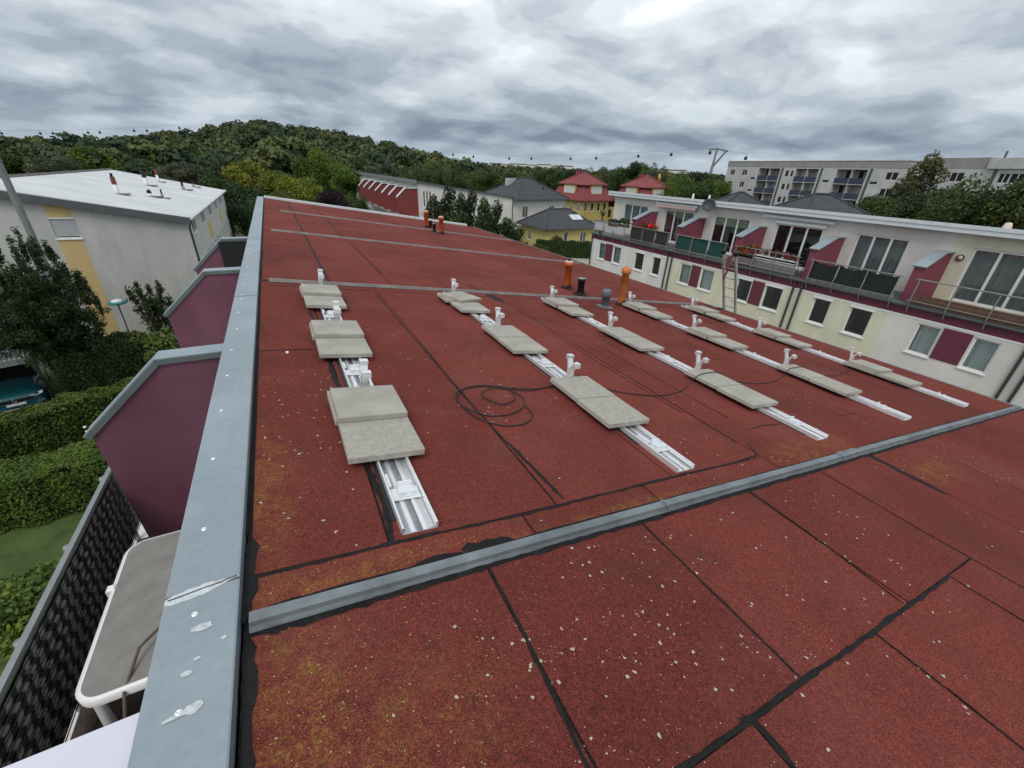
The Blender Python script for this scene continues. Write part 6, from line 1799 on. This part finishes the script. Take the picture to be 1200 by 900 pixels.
for gi, (az, el, d) in enumerate(gon):
    p = AZ(az, d, EYE.z + d * math.tan(R(el)))
    if proto is None:
        proto = thing('gondola', GL[0], 'gondola', (0, 0, 0), 'cable-car gondolas in the sky')
        mb = MB(); mb.lathe((0, 0, -.1), [(0, -1.2), (.7, -1.15), (.98, -.5), (.95, .45), (.7, .85), (0, .95)], 12); mb.build('cabin', 'dark_metal', proto)
        mb = MB(); mb.path([(0, 0, .8), (.12, 0, 1.6), (0, 0, 2.4)], .10, 6); mb.build('hanger', 'dark_metal', proto)
        o = proto
    else:
        o = proto.copy(); COL.objects.link(o)
        for c_ in proto.children:
            cc = c_.copy(); cc.parent = o; COL.objects.link(cc)
    o['label'] = GL[gi]; o.location = p; o.scale = (.72, .72, .72)
for lo, hi_, lab in ((0, 8, 'thin cable of the gondolas above the wooded hill'), (8, 18, 'thin cable of the gondolas strung from the mast over the villas')):
    mb = MB(); mb.path([AZ(az, d, EYE.z + d * math.tan(R(el)) + 1.72) for az, el, d in gon[lo:hi_]], .035, 5); tag(mb.build('cable', 'dark_metal'), lab, 'cable')
wm = thing('mast', 'slim white mast standing out of the hill forest', 'mast', AZ(15.4, 300)); p = AZ(15.4, 300); mb = MB(); mb.tube(p, Vector((p.x, p.y, EYE.z + 300 * math.tan(R(1.0)))), .8, .5, 10); mb.build('column', 'white_metal', wm)
am = thing('radio_mast', 'hair-thin antenna mast behind the villas', 'mast', AZ(38.76, 300)); p = AZ(38.76, 300); mb = MB(); mb.tube(p, Vector((p.x, p.y, EYE.z + 300 * math.tan(R(1.5)))), .12, .06, 6); mb.build('column', 'grey_metal', am)
TBL = ['far pale block low over the upright trees', 'wide far pale block over the white villa dormer', 'far pale block touching the white villa peak', 'widest far pale block beyond the white villa', 'tallest far pale block between the white and yellow villas', 'far pale block just before the yellow villa', 'far pale block partly behind the yellow villa', 'broad far pale block between the second red roof and the mast', 'far pale block just before the forked mast']
for i, (az, w_, el) in enumerate(((25.4, 26, .62), (26.6, 40, .55), (28.1, 34, .66), (29.6, 44, .60), (31.2, 30, .72), (32.3, 36, .60), (33.6, 40, .66), (45.9, 60, .7), (46.9, 40, .55))):
    d = 900 + (i * 83) % 140; p = AZ(az, d); h = EYE.z + d * math.tan(R(el)) - GZ
    t = thing('tower_block', TBL[i], 'building', p, 'far tower blocks on the horizon')
    rt = Vector((math.cos(R(az)), -math.sin(R(az)), 0)); nn = Vector((-math.sin(R(az)), -math.cos(R(az)), 0))
    mb = MB(); mb.frame_box(p, rt, nn, ZV, (-w_ / 2, w_ / 2), (-12, 0), (0, h)); mb.build('wall', 'plaster_white', t)
    for k in range(2):
        mb = MB(); mb.frame_box(p, rt, nn, ZV, (-w_ / 2 + 1, w_ / 2 - 1), (0.01, .1), (h - 3 - 6 * k, h - 1.4 - 6 * k)); mb.build('window_band', 'fascia_dark', t)

# ------------------------------------------------------------------ balcony plants across the courtyard
def flower_box(label, y0, y1, cols, x=XFr - .02, z=-1.42, box='white_frame', n=320, h=.25):
    t = thing('flower_box', label, 'flower box', (x, (y0 + y1) / 2, z))
    mb = MB(); mb.box((x - .1, x + .1), (y0, y1), (z - .16, z), .0); mb.build('box', box, t)
    L = y1 - y0; base = ORIG[t.name]
    g = random.Random(int(y0 * 10))
    for nm, col, nn, hh_ in (('foliage', (.04, .07, .02), n, h), ('flower', cols, n, h * 1.05)):
        C_ = [(x + g.uniform(-.1, .08), y0 + L * (k + .5) / 9 + g.uniform(-.05, .05), z + hh_ * g.uniform(.3, .8)) for k in range(9)]
        me = leaf_mesh(nm, [np.array(c) - np.array(base) for c in C_], [(.13, L / 14, .13)] * 9, nn, .06, int(y0 * 7) + len(nm))
        o = share(nm, me, t, base); o.color = (*col, 1)


flower_box('white box of deep red flowers on the plank balcony', 10.95, 12.9, (.30, .02, .045))
flower_box('box of orange and russet plants by the balcony divider', 13.0, 14.0, (.30, .09, .02), z=-1.5, h=.45, box='timber')
flower_box('box of scarlet flowers above the dark woven screens', 19.55, 20.9, (.75, .03, .03), z=-1.2, h=.3, box='dark_metal')
flower_box('green planter behind the pale balcony panels', 22.0, 22.9, (.06, .10, .03), z=-1.2, h=.4, box='timber')
flower_box('small green pot plants before the window by the awning', 22.95, 23.9, (.05, .09, .03), z=-1.28, h=.25, box='timber')
yu = thing('yucca', 'spiky potted yucca at the end of the pale balcony panels', 'plant', (XFr + .2, 25.0, -2.09))
mb = MB(); mb.lathe((XFr + .2, 25.0, -2.09), [(.16, 0), (.22, .4), (.18, .4)], 12); mb.build('pot', 'timber', yu)
mb = MB(); mb.path([(XFr + .2, 25.0, -1.72), (XFr + .2, 25.02, -1.0)], .05, 7); mb.build('stem', 'wood_trunk', yu)
for k in range(26):
    a = k * 2.4; e = rng.uniform(-.2, 1.25); Ln = rng.uniform(.5, .8)
    d = Vector((math.cos(a) * math.cos(e), math.sin(a) * math.cos(e), math.sin(e))); sd_ = d.cross(ZV).normalized() * .03
    b0 = Vector((XFr + .2, 25.0, -1.0)); tip = b0 + d * Ln - Vector((0, 0, .10))
    md = b0 + d * Ln * .5 + Vector((0, 0, .05))
    mb = MB(); mb.add([b0 - sd_ * .5, b0 + sd_ * .5, md + sd_, md - sd_, tip], [(0, 1, 2, 3), (3, 2, 4)])
    o = mb.build('leaf', 'foliage', yu); o.color = (.10, .13, .03, 1)
for (x, y, lab) in ((XFr + .9, 5.0, 'dark folding chair on the timber balcony deck'),):
    pass
bike = thing('balcony_chair', 'dark wire chair at the end of the plank balcony', 'chair', (XFr + .5, 10.95, -2.09))
mb = MB()
for dx, dy in ((-.2, -.2), (.2, -.2), (-.2, .2), (.2, .2)): mb.path([(XFr + .5 + dx, 11.2 + dy, -2.09), (XFr + .5 + dx * .9, 11.2 + dy * .9, -1.62)], .014, 5)
mb.path([(XFr + .68, 11.0, -1.62), (XFr + .74, 11.0, -1.15), (XFr + .74, 11.4, -1.15), (XFr + .68, 11.4, -1.62)], .014, 5); mb.build('frame', 'dark_metal', bike)
mb = MB(); mb.box((XFr + .3, XFr + .7), (11.0, 11.4), (-1.63, -1.60), .01); mb.build('seat', 'dark_metal', bike)
